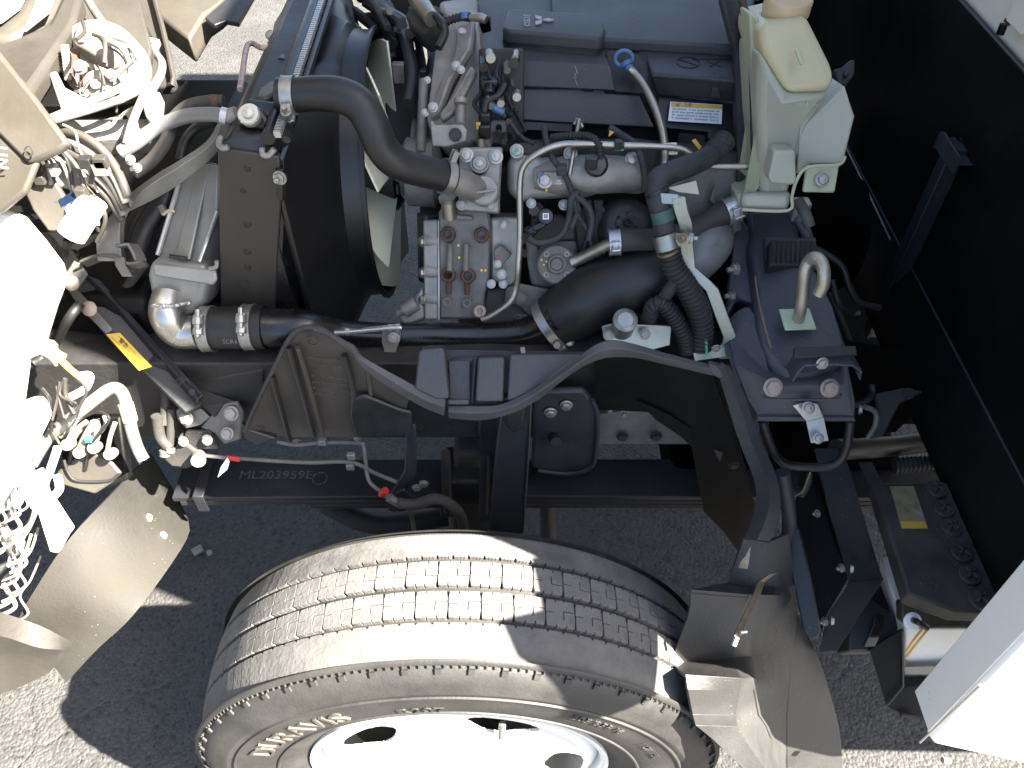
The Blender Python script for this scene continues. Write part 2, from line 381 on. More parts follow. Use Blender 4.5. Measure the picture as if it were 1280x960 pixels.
# asphalt
def asphalt():
    m = bpy.data.materials.new('asphalt'); m.use_nodes = True; t = m.node_tree; N = t.nodes; L = t.links; b = N['Principled BSDF']
    tc = N.new('ShaderNodeTexCoord')
    vo = N.new('ShaderNodeTexVoronoi'); vo.inputs['Scale'].default_value = 150; L.new(tc.outputs['Object'], vo.inputs['Vector'])
    no = N.new('ShaderNodeTexNoise'); no.inputs['Scale'].default_value = 2.2; no.inputs['Detail'].default_value = 12; no.inputs['Roughness'].default_value = .7; L.new(tc.outputs['Object'], no.inputs['Vector'])
    n3 = N.new('ShaderNodeTexNoise'); n3.inputs['Scale'].default_value = 90; n3.inputs['Detail'].default_value = 6; n3.inputs['Roughness'].default_value = .8; L.new(tc.outputs['Object'], n3.inputs['Vector'])
    c = N.new('ShaderNodeValToRGB'); c.color_ramp.elements[0].position = .3; c.color_ramp.elements[0].color = (.031, .0305, .0295, 1); c.color_ramp.elements[1].position = .75; c.color_ramp.elements[1].color = (.068, .066, .062, 1)
    L.new(no.outputs['Fac'], c.inputs[0])
    x = N.new('ShaderNodeMixRGB'); x.blend_type = 'MULTIPLY'; x.inputs[0].default_value = .7; L.new(c.outputs[0], x.inputs[1])
    hs = N.new('ShaderNodeHueSaturation'); hs.inputs['Saturation'].default_value = 0; hs.inputs['Value'].default_value = 1.5; L.new(vo.outputs['Color'], hs.inputs['Color']); L.new(hs.outputs[0], x.inputs[2])
    L.new(x.outputs[0], b.inputs['Base Color']); b.inputs['Roughness'].default_value = .8
    ad = N.new('ShaderNodeMath'); ad.operation = 'SUBTRACT'; L.new(n3.outputs['Fac'], ad.inputs[0]); L.new(vo.outputs['Distance'], ad.inputs[1])
    # thin wandering cracks
    wv = N.new('ShaderNodeTexVoronoi'); wv.feature = 'DISTANCE_TO_EDGE'; wv.inputs['Scale'].default_value = 2.6
    nn = N.new('ShaderNodeTexNoise'); nn.inputs['Scale'].default_value = 9; nn.inputs['Detail'].default_value = 6; L.new(tc.outputs['Object'], nn.inputs['Vector'])
    va = N.new('ShaderNodeMixRGB'); va.inputs[0].default_value = .12; L.new(tc.outputs['Object'], va.inputs[1]); L.new(nn.outputs['Color'], va.inputs[2]); L.new(va.outputs[0], wv.inputs['Vector'])
    mr = N.new('ShaderNodeMapRange'); mr.inputs[1].default_value = 0; mr.inputs[2].default_value = .012; mr.inputs[3].default_value = -.8; mr.inputs[4].default_value = 0; L.new(wv.outputs['Distance'], mr.inputs[0])
    a2 = N.new('ShaderNodeMath'); L.new(ad.outputs[0], a2.inputs[0]); L.new(mr.outputs[0], a2.inputs[1])
    bp = N.new('ShaderNodeBump'); bp.inputs['Strength'].default_value = .9; bp.inputs['Distance'].default_value = .004; L.new(a2.outputs[0], bp.inputs['Height']); L.new(bp.outputs[0], b.inputs['Normal'])
    MT['asphalt'] = m
asphalt()
# ================================================================ GROUND
g = MB(); n = 24
for (a, b) in ((60, 0),):
    g.add([(-a, -a, 0), (a, -a, 0), (a, a, 0), (-a, a, 0)], [(0, 1, 2, 3)])
O('asphalt_ground', g, 'asphalt', kind='structure', flat=True)
for i, (u, v) in enumerate([(247, 688), (262, 691)]):
    p = Pz(u, v, .006); O('stone_chip', MB().box(p, (.012 - i * .006, .009 - i * .004, .006), (V((.8, .6, 0)), V((-.6, .8, 0)), V((0, 0, 1)))), 'radiator_metal', None, bev=.002,
      label=['larger pale angular stone chip lying on shaded asphalt left of the tyre', 'tiny pale stone chip just right of the larger one on the asphalt'][i], cat='stone chip')

# ================================================================ CARGO BODY
body = T('cargo_body', 'tall cream box body of the truck with black front panel behind the engine', 'cargo body', (.7, 1.3, .65))
O('box_shell', MB().box((2.2, 1.35, 1.78), (1.49, 1.1, .67)), 'cream_paint', body, bev=.02)
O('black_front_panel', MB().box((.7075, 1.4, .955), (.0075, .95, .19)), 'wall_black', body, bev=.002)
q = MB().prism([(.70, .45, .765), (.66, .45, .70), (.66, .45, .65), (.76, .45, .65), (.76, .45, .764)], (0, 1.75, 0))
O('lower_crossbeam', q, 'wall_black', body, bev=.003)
O('crease_seam', MB().tube([V((.699, .45, .768)), V((.699, 2.2, .768))], .0022, 6), 'frame_paint', body)
O('panel_trim', MB().tube([V((.702, .45, 1.147)), V((.702, 2.2, 1.147))], .004, 8), 'black_plastic', body)
O('stiffener_rib', MB().box((.688, 1.112, .80), (.012, .014, .2)).tube([V((.675, 1.098, 1.0)), V((.675, 1.098, .6))], .003, 8), 'frame_paint', body, bev=.002)
hb = MB()
a = Px(1180, 172, .7); 
hb.strap([Px(1172, 175, .699), Px(1176, 176, .665), Px(1196, 208, .665), Px(1193, 210, .699)], (0, .0, .03), .005)
hb.slab([(1176, 174, 1.14), (1198, 170, 1.15), (1214, 203, 1.08), (1196, 207, 1.07)], .03, dir=(1, 0, 0))
hb.slab([(1206, 150, 1.18), (1213, 148, 1.19), (1228, 180, 1.12), (1222, 187, 1.10), (1214, 203, 1.08), (1200, 172, 1.13)], .03, dir=(1, 0, 0))
O('stay_bracket', hb, 'frame_paint', body, bev=.0015)
# rusty latch slot in the cream wall
s = MB().box((.698, 1.12, 1.215), (.003, .024, .036)); O('slot_plate', s, 'cream_paint', body, bev=.002)
O('rust_patch', MB().slab([(1256, 22, 1.17), (1264, 27, 1.15), (1252, 56, 1.16), (1243, 50, 1.18)], .004, dir=(1, 0, 0)), 'rust', body, bev=.001)
O('slot', MB().tube([Px(1255, 30, .694), Px(1250, 43, .694)], .0055, 10, 1), 'wall_black', body)
O('body_lip', MB().tube([V((.694, .4, 1.243)), V((.694, 2.3, 1.243))], .006, 10).box((.69, 1.35, 1.27), (.012, 1.0, .012)), 'cream_paint', body, bev=.004)
# thin strut wires hanging against the black wall
O('support_wire', MB().tube(UT([(1058, 185, 1.36), (1085, 240, 1.26), (1113, 300, 1.14)]), .0016, 6, 4), 'zinc', body)

side = T('side_panel', 'overexposed white painted side panel at the lower right corner', 'side panel', (.48, .36, .67))
sp = MB()
sp.prism([(.470, .345, 1.5), (.511, .345, .65), (.524, .345, .63), (.70, .345, .54), (1.6, .345, .5), (1.6, .345, 1.5)], (0, .012, 0))
O('panel', sp, 'white_paint', side, bev=.004)
O('shadow_block', MB().prism([(.478, .344, 1.27), (.478, .275, 1.255), (.478, .235, 1.325), (.478, .20, 1.29), (.478, .19, 1.12), (.478, .25, 1.05), (.478, .344, 1.03)], (.05, 0, 0)), 'white_paint', side, bev=.006)  # added unseen block, shaped to cast the stepped shadow on the tyre
O('return_flange', MB().prism([(.480, .349, 1.3), (.507, .349, .66), (.509, .349, .66), (.482, .349, 1.3)], (0, .05, 0)), 'white_paint', side, bev=.001)
O('pressed_line', MB().tube([P(1225, 857, .3435), P(1150, 928, .3435)], .0014, 6), 'steel_light', side)
O('hole', MB().tube([P(1178, 950, .3588), P(1187, 951, .3588)], .004, 10), 'radiator_metal', side)

# ================================================================ FRONT WHEEL
AX, AZ, RT = -.078, .385, .385
Y0, Y1 = .392, .566          # tread shoulders
wheel = T('front_wheel', 'sunlit dusty truck tyre on a white steel wheel in the foreground', 'wheel', (AX, .48, .385))
C0 = V((AX, 0, AZ))
def wp(r, a, y): return V((AX + r * math.cos(a), y, AZ + r * math.sin(a)))
prof = [(.415, .214), (.398, .222), (.384, .245), (.374, .275), (.371, .305), (.372, .33), (.3705, .334), (.3705, .338), (.374, .345), (.3745, .352), (.379, .3625), (.386, .3715), (.393, .3745), (.43, .3765), (.48, .377), (.53, .3765), (.566, .3735), (.576, .36), (.584, .33), (.588, .3), (.585, .26), (.57, .23), (.55, .214)]
tyre = O('tyre', MB().rev([(a, r) for a, r in prof], (AX, 0, AZ), (0, 1, 0), 160, cap=False), 'tyre_rubber', wheel, ang=60)
# ridge rings on the sidewall
O('sidewall_ridge', MB().rev([(.3725, .322), (.3695, .3235), (.3695, .3255), (.3725, .327)], (AX, 0, AZ), (0, 1, 0), 160, cap=False).rev([(.378, .262), (.3745, .2635), (.3745, .2655), (.378, .267)], (AX, 0, AZ), (0, 1, 0), 160, cap=False), 'tyre_rubber', tyre)
NB = 60; da = 2 * math.pi / NB
def on_cyl(pts, a0, r0, r1, sag, s_end=None):
    """outline (fraction of pitch, y) -> prism hugging the tread"""
    lo = [wp(r0, a0 + s * da, y) for s, y in pts]; hi = [wp(r1 - sag(y), a0 + s * da, y) for s, y in pts]
    n = len(pts)
    return lo + hi, [tuple(range(n)), tuple(range(n, 2 * n))] + [(i, (i + 1) % n, n + (i + 1) % n, n + i) for i in range(n) if s_end is None or not (pts[i][0] == pts[(i + 1) % n][0] and pts[i][0] in (0, s_end))]
def crown(y): return .006 * ((y - .479) / .087) ** 2 + (.004 * max(0, (abs(y - .479) - .075) / .012) if abs(y - .479) > .075 else 0)
def block_outline(yl, yh, flip):
    W = yh - yl; e = .0011; p = []
    def Yf(t): return yl + (1 - t if flip else t) * W
    # zigzag block with an S shaped sipe cut from each end
    p = [(.03, 0), (.30, 0), (.30, .10), (.33, .10), (.33, 0), (.62, 0), (.62, .08), (.65, .08), (.65, 0), (.955, .02), (.975, .3), (.965, .5), (.72, .5), (.72, .53), (.98, .53), (.982, .75), (.955, .98),
         (.68, 1), (.68, .9), (.65, .9), (.65, 1), (.40, 1), (.40, .93), (.37, .93), (.37, 1), (.05, 1), (.02, .8), (.01, .62), (.40, .62), (.40, .28), (.375, .28), (.375, .59), (.01, .59), (0, .3)]
    return [(s, Yf(t)) for s, t in p]
rows_ = [(.4445, .4795, False), (.487, .5215, True)]
for ri, (ya, yb, fl) in enumerate(rows_):
    m = MB(); m.add(*on_cyl(block_outline(ya, yb, fl), 0, .3745, RT, crown))
    proto = None
    for k in range(NB):
        if proto is None:
            bo = MB(); bo.v = [p - C0 for p in m.v]; bo.f = m.f
            me = bpy.data.meshes.new('tread_block'); me.from_pydata(bo.v, [], bo.f)
            bm = bmesh.new(); bm.from_mesh(me); bmesh.ops.recalc_face_normals(bm, faces=bm.faces); bm.to_mesh(me); bm.free()
            me.materials.append(MT['tread_rubber']); proto = me
        o = bpy.data.objects.new('tread_block', proto); COL.objects.link(o); o.parent = tyre
        o.location = C0 - worldloc(tyre); o.rotation_euler = (0, -(k + .37 * ri) * da, 0)
        b = o.modifiers.new('bevel', 'BEVEL'); b.width = .0008; b.segments = 1; b.limit_method = 'ANGLE'; b.angle_limit = R(50)
def shoulder(yin, yout, sgn):
    m = MB()
    for k in range(NB * 2):
        a = k * da / 2
        e = .0017 * sgn; w = yout - yin
        pts = [(0, yin), (.06, yin), (.06, yin + e), (.075, yin + e), (.075, yin), (.17, yin), (.17, yin + e), (.185, yin + e), (.185, yin), (.28, yin), (.28, yin + e), (.295, yin + e), (.295, yin), (.38, yin), (.38, yin + e * .8), (.44, yin + e * 2), (.46, yin + e * .5), (.5, yin),
               (.5, yout), (.44, yout), (.44, yout - e * 1.6), (.425, yout - e * 1.6), (.425, yout), (.33, yout), (.33, yout - e * 1.6), (.315, yout - e * 1.6), (.315, yout), (.21, yout), (.21, yout - e * 1.6), (.195, yout - e * 1.6), (.195, yout), (.1, yout), (.1, yout - e * 1.6), (.085, yout - e * 1.6), (.085, yout), (0, yout)]
        m.add(*on_cyl(pts, a, .3735, RT, crown, .5))
    return m
O('shoulder_rib', shoulder(.4385, Y0 + .001, -1), 'tread_rubber', tyre, weld=True)
O('shoulder_rib', shoulder(.5275, Y1 - .001, 1), 'tread_rubber', tyre, weld=True)
O('shoulder_edge', MB().rev([(.3885, .377), (.3895, .3815), (.3925, .3838), (.3936, .384), (.3936, .372), (.3885, .372)], (AX, 0, AZ), (0, 1, 0), 160, cap=False).rev([(.5645, .384), (.566, .383), (.57, .3795), (.571, .372), (.5645, .372)], (AX, 0, AZ), (0, 1, 0), 160, cap=False), 'tyre_rubber', tyre, ang=60)
# wear blocks round the outer shoulder
lug = MB()
for k in range(NB):
    a = k * da * 1.0 + .02; c = wp(.3715, a, .3835); rad = V((math.cos(a), 0, math.sin(a))); tan = V((-math.sin(a), 0, math.cos(a)))
    nrm = (rad * .55 + V((0, -1, 0)) * .85).normalized()
    lug.box(c, (.0038, .0014, .0036), (tan, nrm, tan.cross(nrm)))
for k in range(NB * 4):
    a = k * da / 4; c = wp(.3765, a, .3883); rad = V((math.cos(a), 0, math.sin(a))); tan = V((-math.sin(a), 0, math.cos(a)))
    nrm = (rad * .75 + V((0, -1, 0)) * .7).normalized()
    lug.box(c, (.0009, .0010, .003), (tan, nrm, tan.cross(nrm)))
O('shoulder_lug', lug, 'tyre_rubber', tyre, kind='stuff', flat=True)
# raised lettering
def arc_text(body, size, a_mid, r_mid, sx=1.0, mat='tyre_letter', ext=.0022, name='lettering', ysurf=.3722, flip=1):
    vs, fs = text_geo(body, size, ext)
    out = []
    for p in vs:
        a = a_mid - flip * p.x * sx / r_mid; r = r_mid + flip * p.y
        # sidewall surface at this radius
        ys = None
        for (y1, q1), (y2, q2) in zip(prof, prof[1:9]):
            if q1 <= r <= q2 or q2 <= r <= q1: ys = y1 + (y2 - y1) * (r - q1) / (q2 - q1); break
        out.append(wp(r, a, (ys if ys else ysurf) - p.z - .0004))
    return O(name, MB().add(out, fs), mat, tyre, flat=True)
arc_text('DURAVIS', .046, R(136), .292, 1.12)
arc_text('R207', .024, R(97), .283, 1.2, 'tyre_rubber', .0012)
arc_text('205/85R16', .017, R(52), .305, 1.2, 'tyre_rubber', .0014)
arc_text('117/115L', .015, R(28), .3, 1.2, 'tyre_rubber', .0014)
# rim: flange, barrel and a pierced disc
rim = O('rim', MB().rev([(.398, .2225), (.3925, .2225), (.3915, .2185), (.3945, .2135), (.402, .2105), (.416, .209), (.45, .2), (.52, .2), (.56, .21), (.565, .222), (.56, .224), (.52, .207), (.45, .207), (.42, .216), (.4, .217)], (AX, 0, AZ), (0, 1, 0), 120, cap=False), 'wheel_paint', wheel, ang=50)
disc = MB()
NA = 180; rs = [.2085, .204, .198, .192, .186, .178, .17, .162, .154, .147, .14, .13, .11, .09, .06]
ys = {.2085: .4135, .204: .4085, .198: .403, .192: .4005, .186: .3995, .178: .4, .17: .401, .162: .403, .154: .404, .147: .405, .14: .405, .13: .403, .11: .398, .09: .396, .06: .396}
holes = [R(141 - 74 * k) for k in range(4)]
def warp(r, a):
    return r, a
vid = {}; vs = []; fs = []
def inhole(r, a):
    for h in holes:
        d = (a - h + math.pi) % (2 * math.pi) - math.pi
        x = d * .165; y = r - .166
        # rounded D shape: flat towards the rim
        if abs(x) < .058 and -.042 < y < .021:
            if y > 0 and (abs(x) / .052) ** 4 + (y / .02) ** 4 < 1: return True
            if y <= 0 and (x / .052) ** 2 + (y / .038) ** 2 < 1: return True
    return False
NR = 92; NA = 480
def yr(r):
    k = sorted(ys)
    for a, b in zip(k, k[1:]):
        if a <= r <= b: return ys[a] + (ys[b] - ys[a]) * (r - a) / (b - a)
    return .396
radii = [.004 + (.2085 - .004) * i / NR for i in range(NR + 1)]
def vtx(i, j, s):
    j %= NA; k = (i, j, s)
    if k not in vid: vid[k] = len(vs); vs.append(wp(radii[i], 2 * math.pi * j / NA, yr(radii[i]) + (.0045 if s else 0)))
    return vid[k]
cells = {(i, j) for i in range(NR) for j in range(NA) if not inhole((radii[i] + radii[i + 1]) / 2, 2 * math.pi * (j + .5) / NA)}
for (i, j) in cells:
    fs.append((vtx(i, j, 0), vtx(i + 1, j, 0), vtx(i + 1, j + 1, 0), vtx(i, j + 1, 0))); fs.append((vtx(i, j, 1), vtx(i, j + 1, 1), vtx(i + 1, j + 1, 1), vtx(i + 1, j, 1)))
    for (di, dj, e) in ((-1, 0, ((0, 0), (0, 1))), (1, 0, ((1, 1), (1, 0))), (0, -1, ((1, 0), (0, 0))), (0, 1, ((0, 1), (1, 1)))):
        nb = (i + di, (j + dj) % NA)
        if nb not in cells:
            (a, b), (c, d) = e
            fs.append((vtx(i + a, j + b, 0), vtx(i + c, j + d, 0), vtx(i + c, j + d, 1), vtx(i + a, j + b, 1)))
dm = MB().add(vs, fs)
dobj = O('wheel_disc', dm, 'wheel_paint', wheel, ang=50)
sm = dobj.modifiers.new('smooth', 'SMOOTH'); sm.factor = .5; sm.iterations = 2
O('hub', MB().rev([(.43, .0), (.43, .055), (.46, .06), (.56, .16), (.6, .16)], (AX, 0, AZ), (0, 1, 0), 40), 'dark_casting', wheel)
O('brake_drum', MB().rev([(.45, .17), (.57, .18), (.62, .18), (.62, .05)], (AX, 0, AZ), (0, 1, 0), 60), 'dark_casting', wheel)
vsx = P(628, 897, .41); O('valve_stem', MB().cyl(P(629, 893, .43), P(628, 908, .40), .0035).cyl(P(628, 905, .403), P(627, 922, .393), .005), 'zinc', wheel)

# ================================================================ CHASSIS FRAME
fr = T('chassis_frame', 'dark dusty frame rail running left to right behind the wheel', 'chassis frame', (0, .86, .7))
def rail(y, s, L=2.0):
    m = MB(); y1 = y + s * .07
    m.prism([(-1.4, y, .668), (-1.4, y, .838), (-1.4, y1, .838), (-1.4, y1, .832), (-1.4, y + s * .006, .832), (-1.4, y + s * .006, .674), (-1.4, y1, .674), (-1.4, y1, .668)], (L, 0, 0))
    return m
O('side_rail', rail(.80, 1, 1.8), 'old_frame_paint', fr, bev=.003); O('side_rail', rail(1.56, -1), 'old_frame_paint', fr, bev=.003)
for x in (-.72, .1): O('crossmember', MB().box((x, 1.18, .74), (.05, .37, .04)), 'old_frame_paint', fr, bev=.006)
hl = [(500, 541), (520, 541), (547, 541), (562, 541), (750, 546), (767, 545), (808, 545), (905, 540)]
bl(fr, [(524, 534), (561, 534), (596, 534), (768, 542, .80), (810, 545), (860, 545, .80)], .7985, r=4.5, mat='old_frame_paint', kind='hole')
bl(fr, [(372, 553, .795, 5), (405, 551, .795, 4), (420, 541, .795, 5)], .795, r=4, mat='rusty_bolt')
pr = MB().slab([(740, 520), (800, 513), (862, 526), (868, 556), (745, 556)], .01, y=.797); O('reinforcing_plate', pr, 'dull_casting', fr, bev=.003)
bl(fr, [(762, 507, .79), (780, 512, .79)], .79, r=6, mat='zinc', kind='nut'); bl(fr, [(820, 545, .79), (778, 545, .79)], .79, r=6, mat='old_frame_paint')
# gusset above the rail behind the arch covers
O('frame_gusset', MB().slab([(240, 478), (330, 462), (330, 500), (245, 520)], .008, y=.797), 'old_frame_paint', fr, bev=.003)

# ---- front axle and bits under the frame
ax = T('front_axle', 'black forged axle beam in the gloom under the frame rail', 'axle', (-.08, 1.2, .4))
O('axle_beam', MB().box((-.07, 1.18, .38), (.045, .62, .045)), 'old_frame_paint', ax, bev=.012)
O('tie_rod', MB().tube(UT([(405, 628, .86), (470, 655, .84), (560, 645, .86)]), .02, 14), 'old_frame_paint', ax)
O('spring_pad', MB().box(P(585, 610, .84), (.05, .045, .03)), 'old_frame_paint', ax, bev=.006)

# ================================================================ LEAF SPRING
ls = T('leaf_spring', 'dark flat leaf spring with pale stencilled part number under the rail', 'leaf spring', (0, .82, .53))
def zleaf(x): return .532 - .012 * (x - .05) ** 2
m = MB(); rows = []
for i in range(25):
    x = -.62 + i * .07; rows.append([V((x, .782, zleaf(x))), V((x, .862, zleaf(x)))])
def leaf(z, x0, x1, t=.011):
    m = MB(); N = 22; vs = []
    for i in range(N + 1):
        x = x0 + (x1 - x0) * i / N; zz = zleaf(x) + z
        vs += [V((x, .782, zz)), V((x, .862, zz)), V((x, .862, zz - t)), V((x, .782, zz - t))]
    fs = [(i * 4 + k, i * 4 + (k + 1) % 4, i * 4 + 4 + (k + 1) % 4, i * 4 + 4 + k) for i in range(N) for k in range(4)] + [(0, 1, 2, 3), (4 * N, 4 * N + 3, 4 * N + 2, 4 * N + 1)]
    return m.add(vs, fs)
O('leaf', leaf(0, -.58, 1.1), 'frame_paint', ls, bev=.0015); O('leaf', leaf(-.0125, -.57, 1.1), 'old_frame_paint', ls, bev=.0015); O('leaf', leaf(-.025, -.35, .9), 'old_frame_paint', ls, bev=.0015)
c = Pz(256, 600, .534)
sc = MB().strap([V((c.x, .775, .5)), V((c.x, .775, .54)), V((c.x, .866, .54)), V((c.x, .866, .5))], (.018, 0, 0), .005)
O('leaf_clamp', sc, 'frame_paint', ls, bev=.002)
p = Pz(345, 594, zleaf(-.33) + .0006); text_at('stencil_number', 'ML203959E', .024, p, (1, 0, 0), (0, 1, 0), 'stencil', ls, .0004, 1.12)
c0 = Pz(400, 598, zleaf(-.25) + .001); rg = MB()
for k in range(6):
    a0 = k * 60 + 8; pts = [c0 + V((.0125 * math.cos(R(a0 + j * 11)), .0125 * math.sin(R(a0 + j * 11)), 0)) for j in range(5)]
    for p1, p2 in zip(pts, pts[1:]):
        d = (p2 - p1).normalized() * 1; s_ = V((-d.y, d.x, 0)) * .0013; rg.prism([p1 - s_, p2 - s_, p2 + s_, p1 + s_], (0, 0, .0006))
O('stencil_ring', rg, 'stencil', ls, flat=True, kind='stuff')
# U-bolts and bump stop
for (u0, u1) in ((557, 560), (606, 604)):
    O('u_bolt', MB().tube(UT([(u0, 566, .775), (u1, 640, .765)]), .008, 10), 'old_frame_paint', ls)
O('bump_stop', MB().slab([(566, 568), (603, 566), (600, 600), (568, 602)], .06, y=.80), 'dusty_rubber', ls, bev=.01)
O('spring_plate', MB().slab([(552, 604), (610, 602), (612, 625), (552, 628)], .08, y=.775), 'old_frame_paint', ls, bev=.006)

st = T('strut_bar', 'flat black steel upright bar dropping from the arch cover behind the tyre', 'strut', P(640, 665, .7))
O('bar', MB().slab([(628, 500, .74), (666, 500, .74), (663, 560, .72), (655, 668, .70), (611, 668, .70), (620, 560, .72)], .012), 'frame_paint', st, bev=.003)
O('sleeve', MB().slab([(624, 500), (660, 498), (656, 530), (645, 545), (632, 535)], .014, y=.712), 'black_plastic', st, bev=.006)
sh = T('shackle_plate', 'rounded black steel plate with two bolts behind the upright bar', 'bracket', P(705, 550, .77))
O('plate', MB().slab([(668, 490), (730, 488), (748, 510), (747, 560), (742, 585), (715, 594), (680, 590), (664, 585)], .012, y=.765), 'frame_paint', sh, bev=.005)
O('raised_rim', MB().tube(UT([(740, 500), (747, 520), (745, 565), (738, 584), (712, 592), (672, 588)], .762), .0035, 8), 'frame_paint', sh)
bl(sh, [(688, 515), (708, 506)], .762, r=6.5, mat='zinc')
O('rubber_grommet', MB().cyl(P(692, 545, .764), P(695, 552, .75), .008), 'rubber', sh)
rp = T('round_plate', 'dark rounded steel plate partly hidden left of the upright bar', 'bracket', P(600, 555, .78))
O('plate', MB().slab([(598, 515), (625, 512), (622, 580), (610, 575), (600, 560), (597, 540)], .01, y=.778), 'frame_paint', rp, bev=.005)
sa = T('shock_absorber', 'dark telescopic damper tube below the spring right of the upright bar', 'shock absorber', P(685, 650, .9))
O('tube', MB().cyl(P(684, 625, .93), P(686, 690, .88), .016), 'old_frame_paint', sa)

# ================================================================ BRAKE LINES
bk = T('brake_hose_bracket', 'forked black bracket carrying the brake hose fitting under the frame', 'bracket', P(500, 620, .74))
m = MB().slab([(508, 530, .78), (520, 530, .78), (521, 592, .75), (500, 632, .735), (487, 640, .735), (481, 628, .735), (505, 590, .75)], .006)
m.slab([(448, 495, .79), (470, 503, .78), (510, 522, .78), (510, 532, .78), (455, 533, .78), (440, 545, .79)], .006)
m.slab([(484, 622, .735), (505, 612, .735), (520, 628, .735), (506, 640, .735), (488, 640, .735)], .006)
O('fork', m, 'frame_paint', bk, bev=.002)
m = MB().cyl(P(486, 622, .725), P(500, 630, .725), .007, n=6).cyl(P(486, 622, .725), P(478, 616, .725), .0045)
O('fitting', m, 'radiator_metal', bk)
bl(bk, [(521, 609, .73), (530, 604, .73), (448, 547, .78)], .73, r=5, mat='zinc')
hose('flexible_hose', [(498, 629, .72), (520, 630, .72), (545, 624, .72), (565, 632, .72), (577, 648, .72), (580, 675, .73)], 7, 'dusty_rubber', bk)
O('red_ring', MB().cyl(P(482, 613, .723), P(477, 618, .724), .006), 'red_plastic', bk)
bp = T('brake_pipe', 'thin grey steel brake pipe running along the frame above the spring', 'pipe', P(400, 580, .75))
hose('steel_line', [(238, 568, .76), (300, 573, .76), (380, 578, .76), (438, 578, .76), (470, 592, .76), (500, 604, .75)], 2.6, 'dull_casting', bp, n=8)
hose('upper_line', [(346, 552, .785), (370, 556, .785), (405, 553, .785), (448, 554, .785), (455, 560, .78), (461, 600, .75), (480, 616, .73)], 2.6, 'dull_casting', bp, n=8)
hose('vertical_line', [(476, 615, .74), (512, 640, .76), (520, 690, .8)], 2.6, 'dull_casting', bp, n=8)
hose('red_sleeve', [(284, 572, .758), (300, 574, .758)], 3.6, 'red_plastic', bp, n=8)
for (u, v) in ((403, 552), (438, 583), (439, 570)):
    p = P(u, v, .755 if v > 560 else .78); O('pipe_clip', MB().box(p, (.006, .004, .006)), 'radiator_metal', bp, bev=.001)
O('paper_tag', MB().slab([(272, 597, .75), (276, 584, .75), (284, 572, .752), (287, 577, .75), (284, 587, .748)], .0006), 'white_label', bp, flat=True)
# ================================================================ ENGINE BLOCK AND CASTINGS
en = T('engine', 'grey cast aluminium diesel engine block with pumps and manifold under the cover', 'engine', (0, 1.2, .8))
def part(name, pts, t, mat, y=None, bev=.003, parent=None, dir=None, ang=35, seg=2):
    return O(name, MB().slab(pts, t, y, dir), mat, parent or en, bev=bev, ang=ang, seg=seg)
# deep block body
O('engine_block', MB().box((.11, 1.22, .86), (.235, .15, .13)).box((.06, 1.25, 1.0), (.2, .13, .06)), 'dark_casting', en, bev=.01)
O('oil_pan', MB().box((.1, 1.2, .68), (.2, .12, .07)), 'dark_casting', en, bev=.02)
# front timing case, warm lit casting standing up at the left end
part('timing_case', [(562, 28, 1.20), (597, 22, 1.20), (600, 60, 1.12), (599, 178, 1.04), (560, 186, 1.04), (545, 176, 1.04), (532, 150, 1.06), (543, 62, 1.14)], .05, 'cast_aluminium', bev=.006)
part('case_flange', [(572, 32, 1.185), (582, 30, 1.185), (592, 24, 1.185), (586, 60, 1.11), (562, 100, 1.07), (548, 140, 1.04), (536, 147, 1.04), (548, 105, 1.075), (568, 70, 1.105)], .012, 'cast_aluminium', bev=.003)
part('case_flange', [(588, 80, 1.08), (597, 88, 1.075), (572, 136, 1.03), (553, 152, 1.02), (548, 143, 1.025), (567, 118, 1.05)], .014, 'cast_aluminium', bev=.004)
bl(en, [(577, 39, 1.165, 4.5), (570, 82, 1.075, 4.5), (576, 87, 1.065, 4), (541, 134, 1.03, 5), (531, 141, 1.03, 4), (534, 100, 1.06, 3.5)], 1.1, NC, mat='zinc')
O('case_boss', MB().cyl(P(576, 126, 1.03), P(575, 152, 1.02), .008).cyl(P(576, 124, 1.025), P(576, 130, 1.02), .009), 'cast_aluminium', en)
part('cap_block', [(505, 16, 1.27), (522, 2, 1.28), (548, 6, 1.25), (542, 30, 1.2), (524, 42, 1.2), (510, 32, 1.23)], .04, 'dark_casting', bev=.006)
part('upper_housing', [(548, 0, 1.3), (597, -6, 1.32), (598, 22, 1.22), (560, 30, 1.2), (552, 20, 1.24)], .05, 'cast_aluminium', bev=.008)
O('filler_neck', MB().tube(UT([(540, 24, 1.2), (528, 8, 1.24), (520, -6, 1.28)]), [.012, .014, .015], 14), 'brushed_tube', en)
part('lifting_eye', [(537, 152, 1.0), (541, 150, 1.0), (543, 156, 1.0), (578, 155, .99), (584, 163, .985), (583, 176, .98), (560, 184, .975), (540, 183, .975)], .006, 'pump_aluminium', bev=.002)
bl(en, [(569, 168, .982, 6.5)], .98, NC, mat='ink', kind='hole')
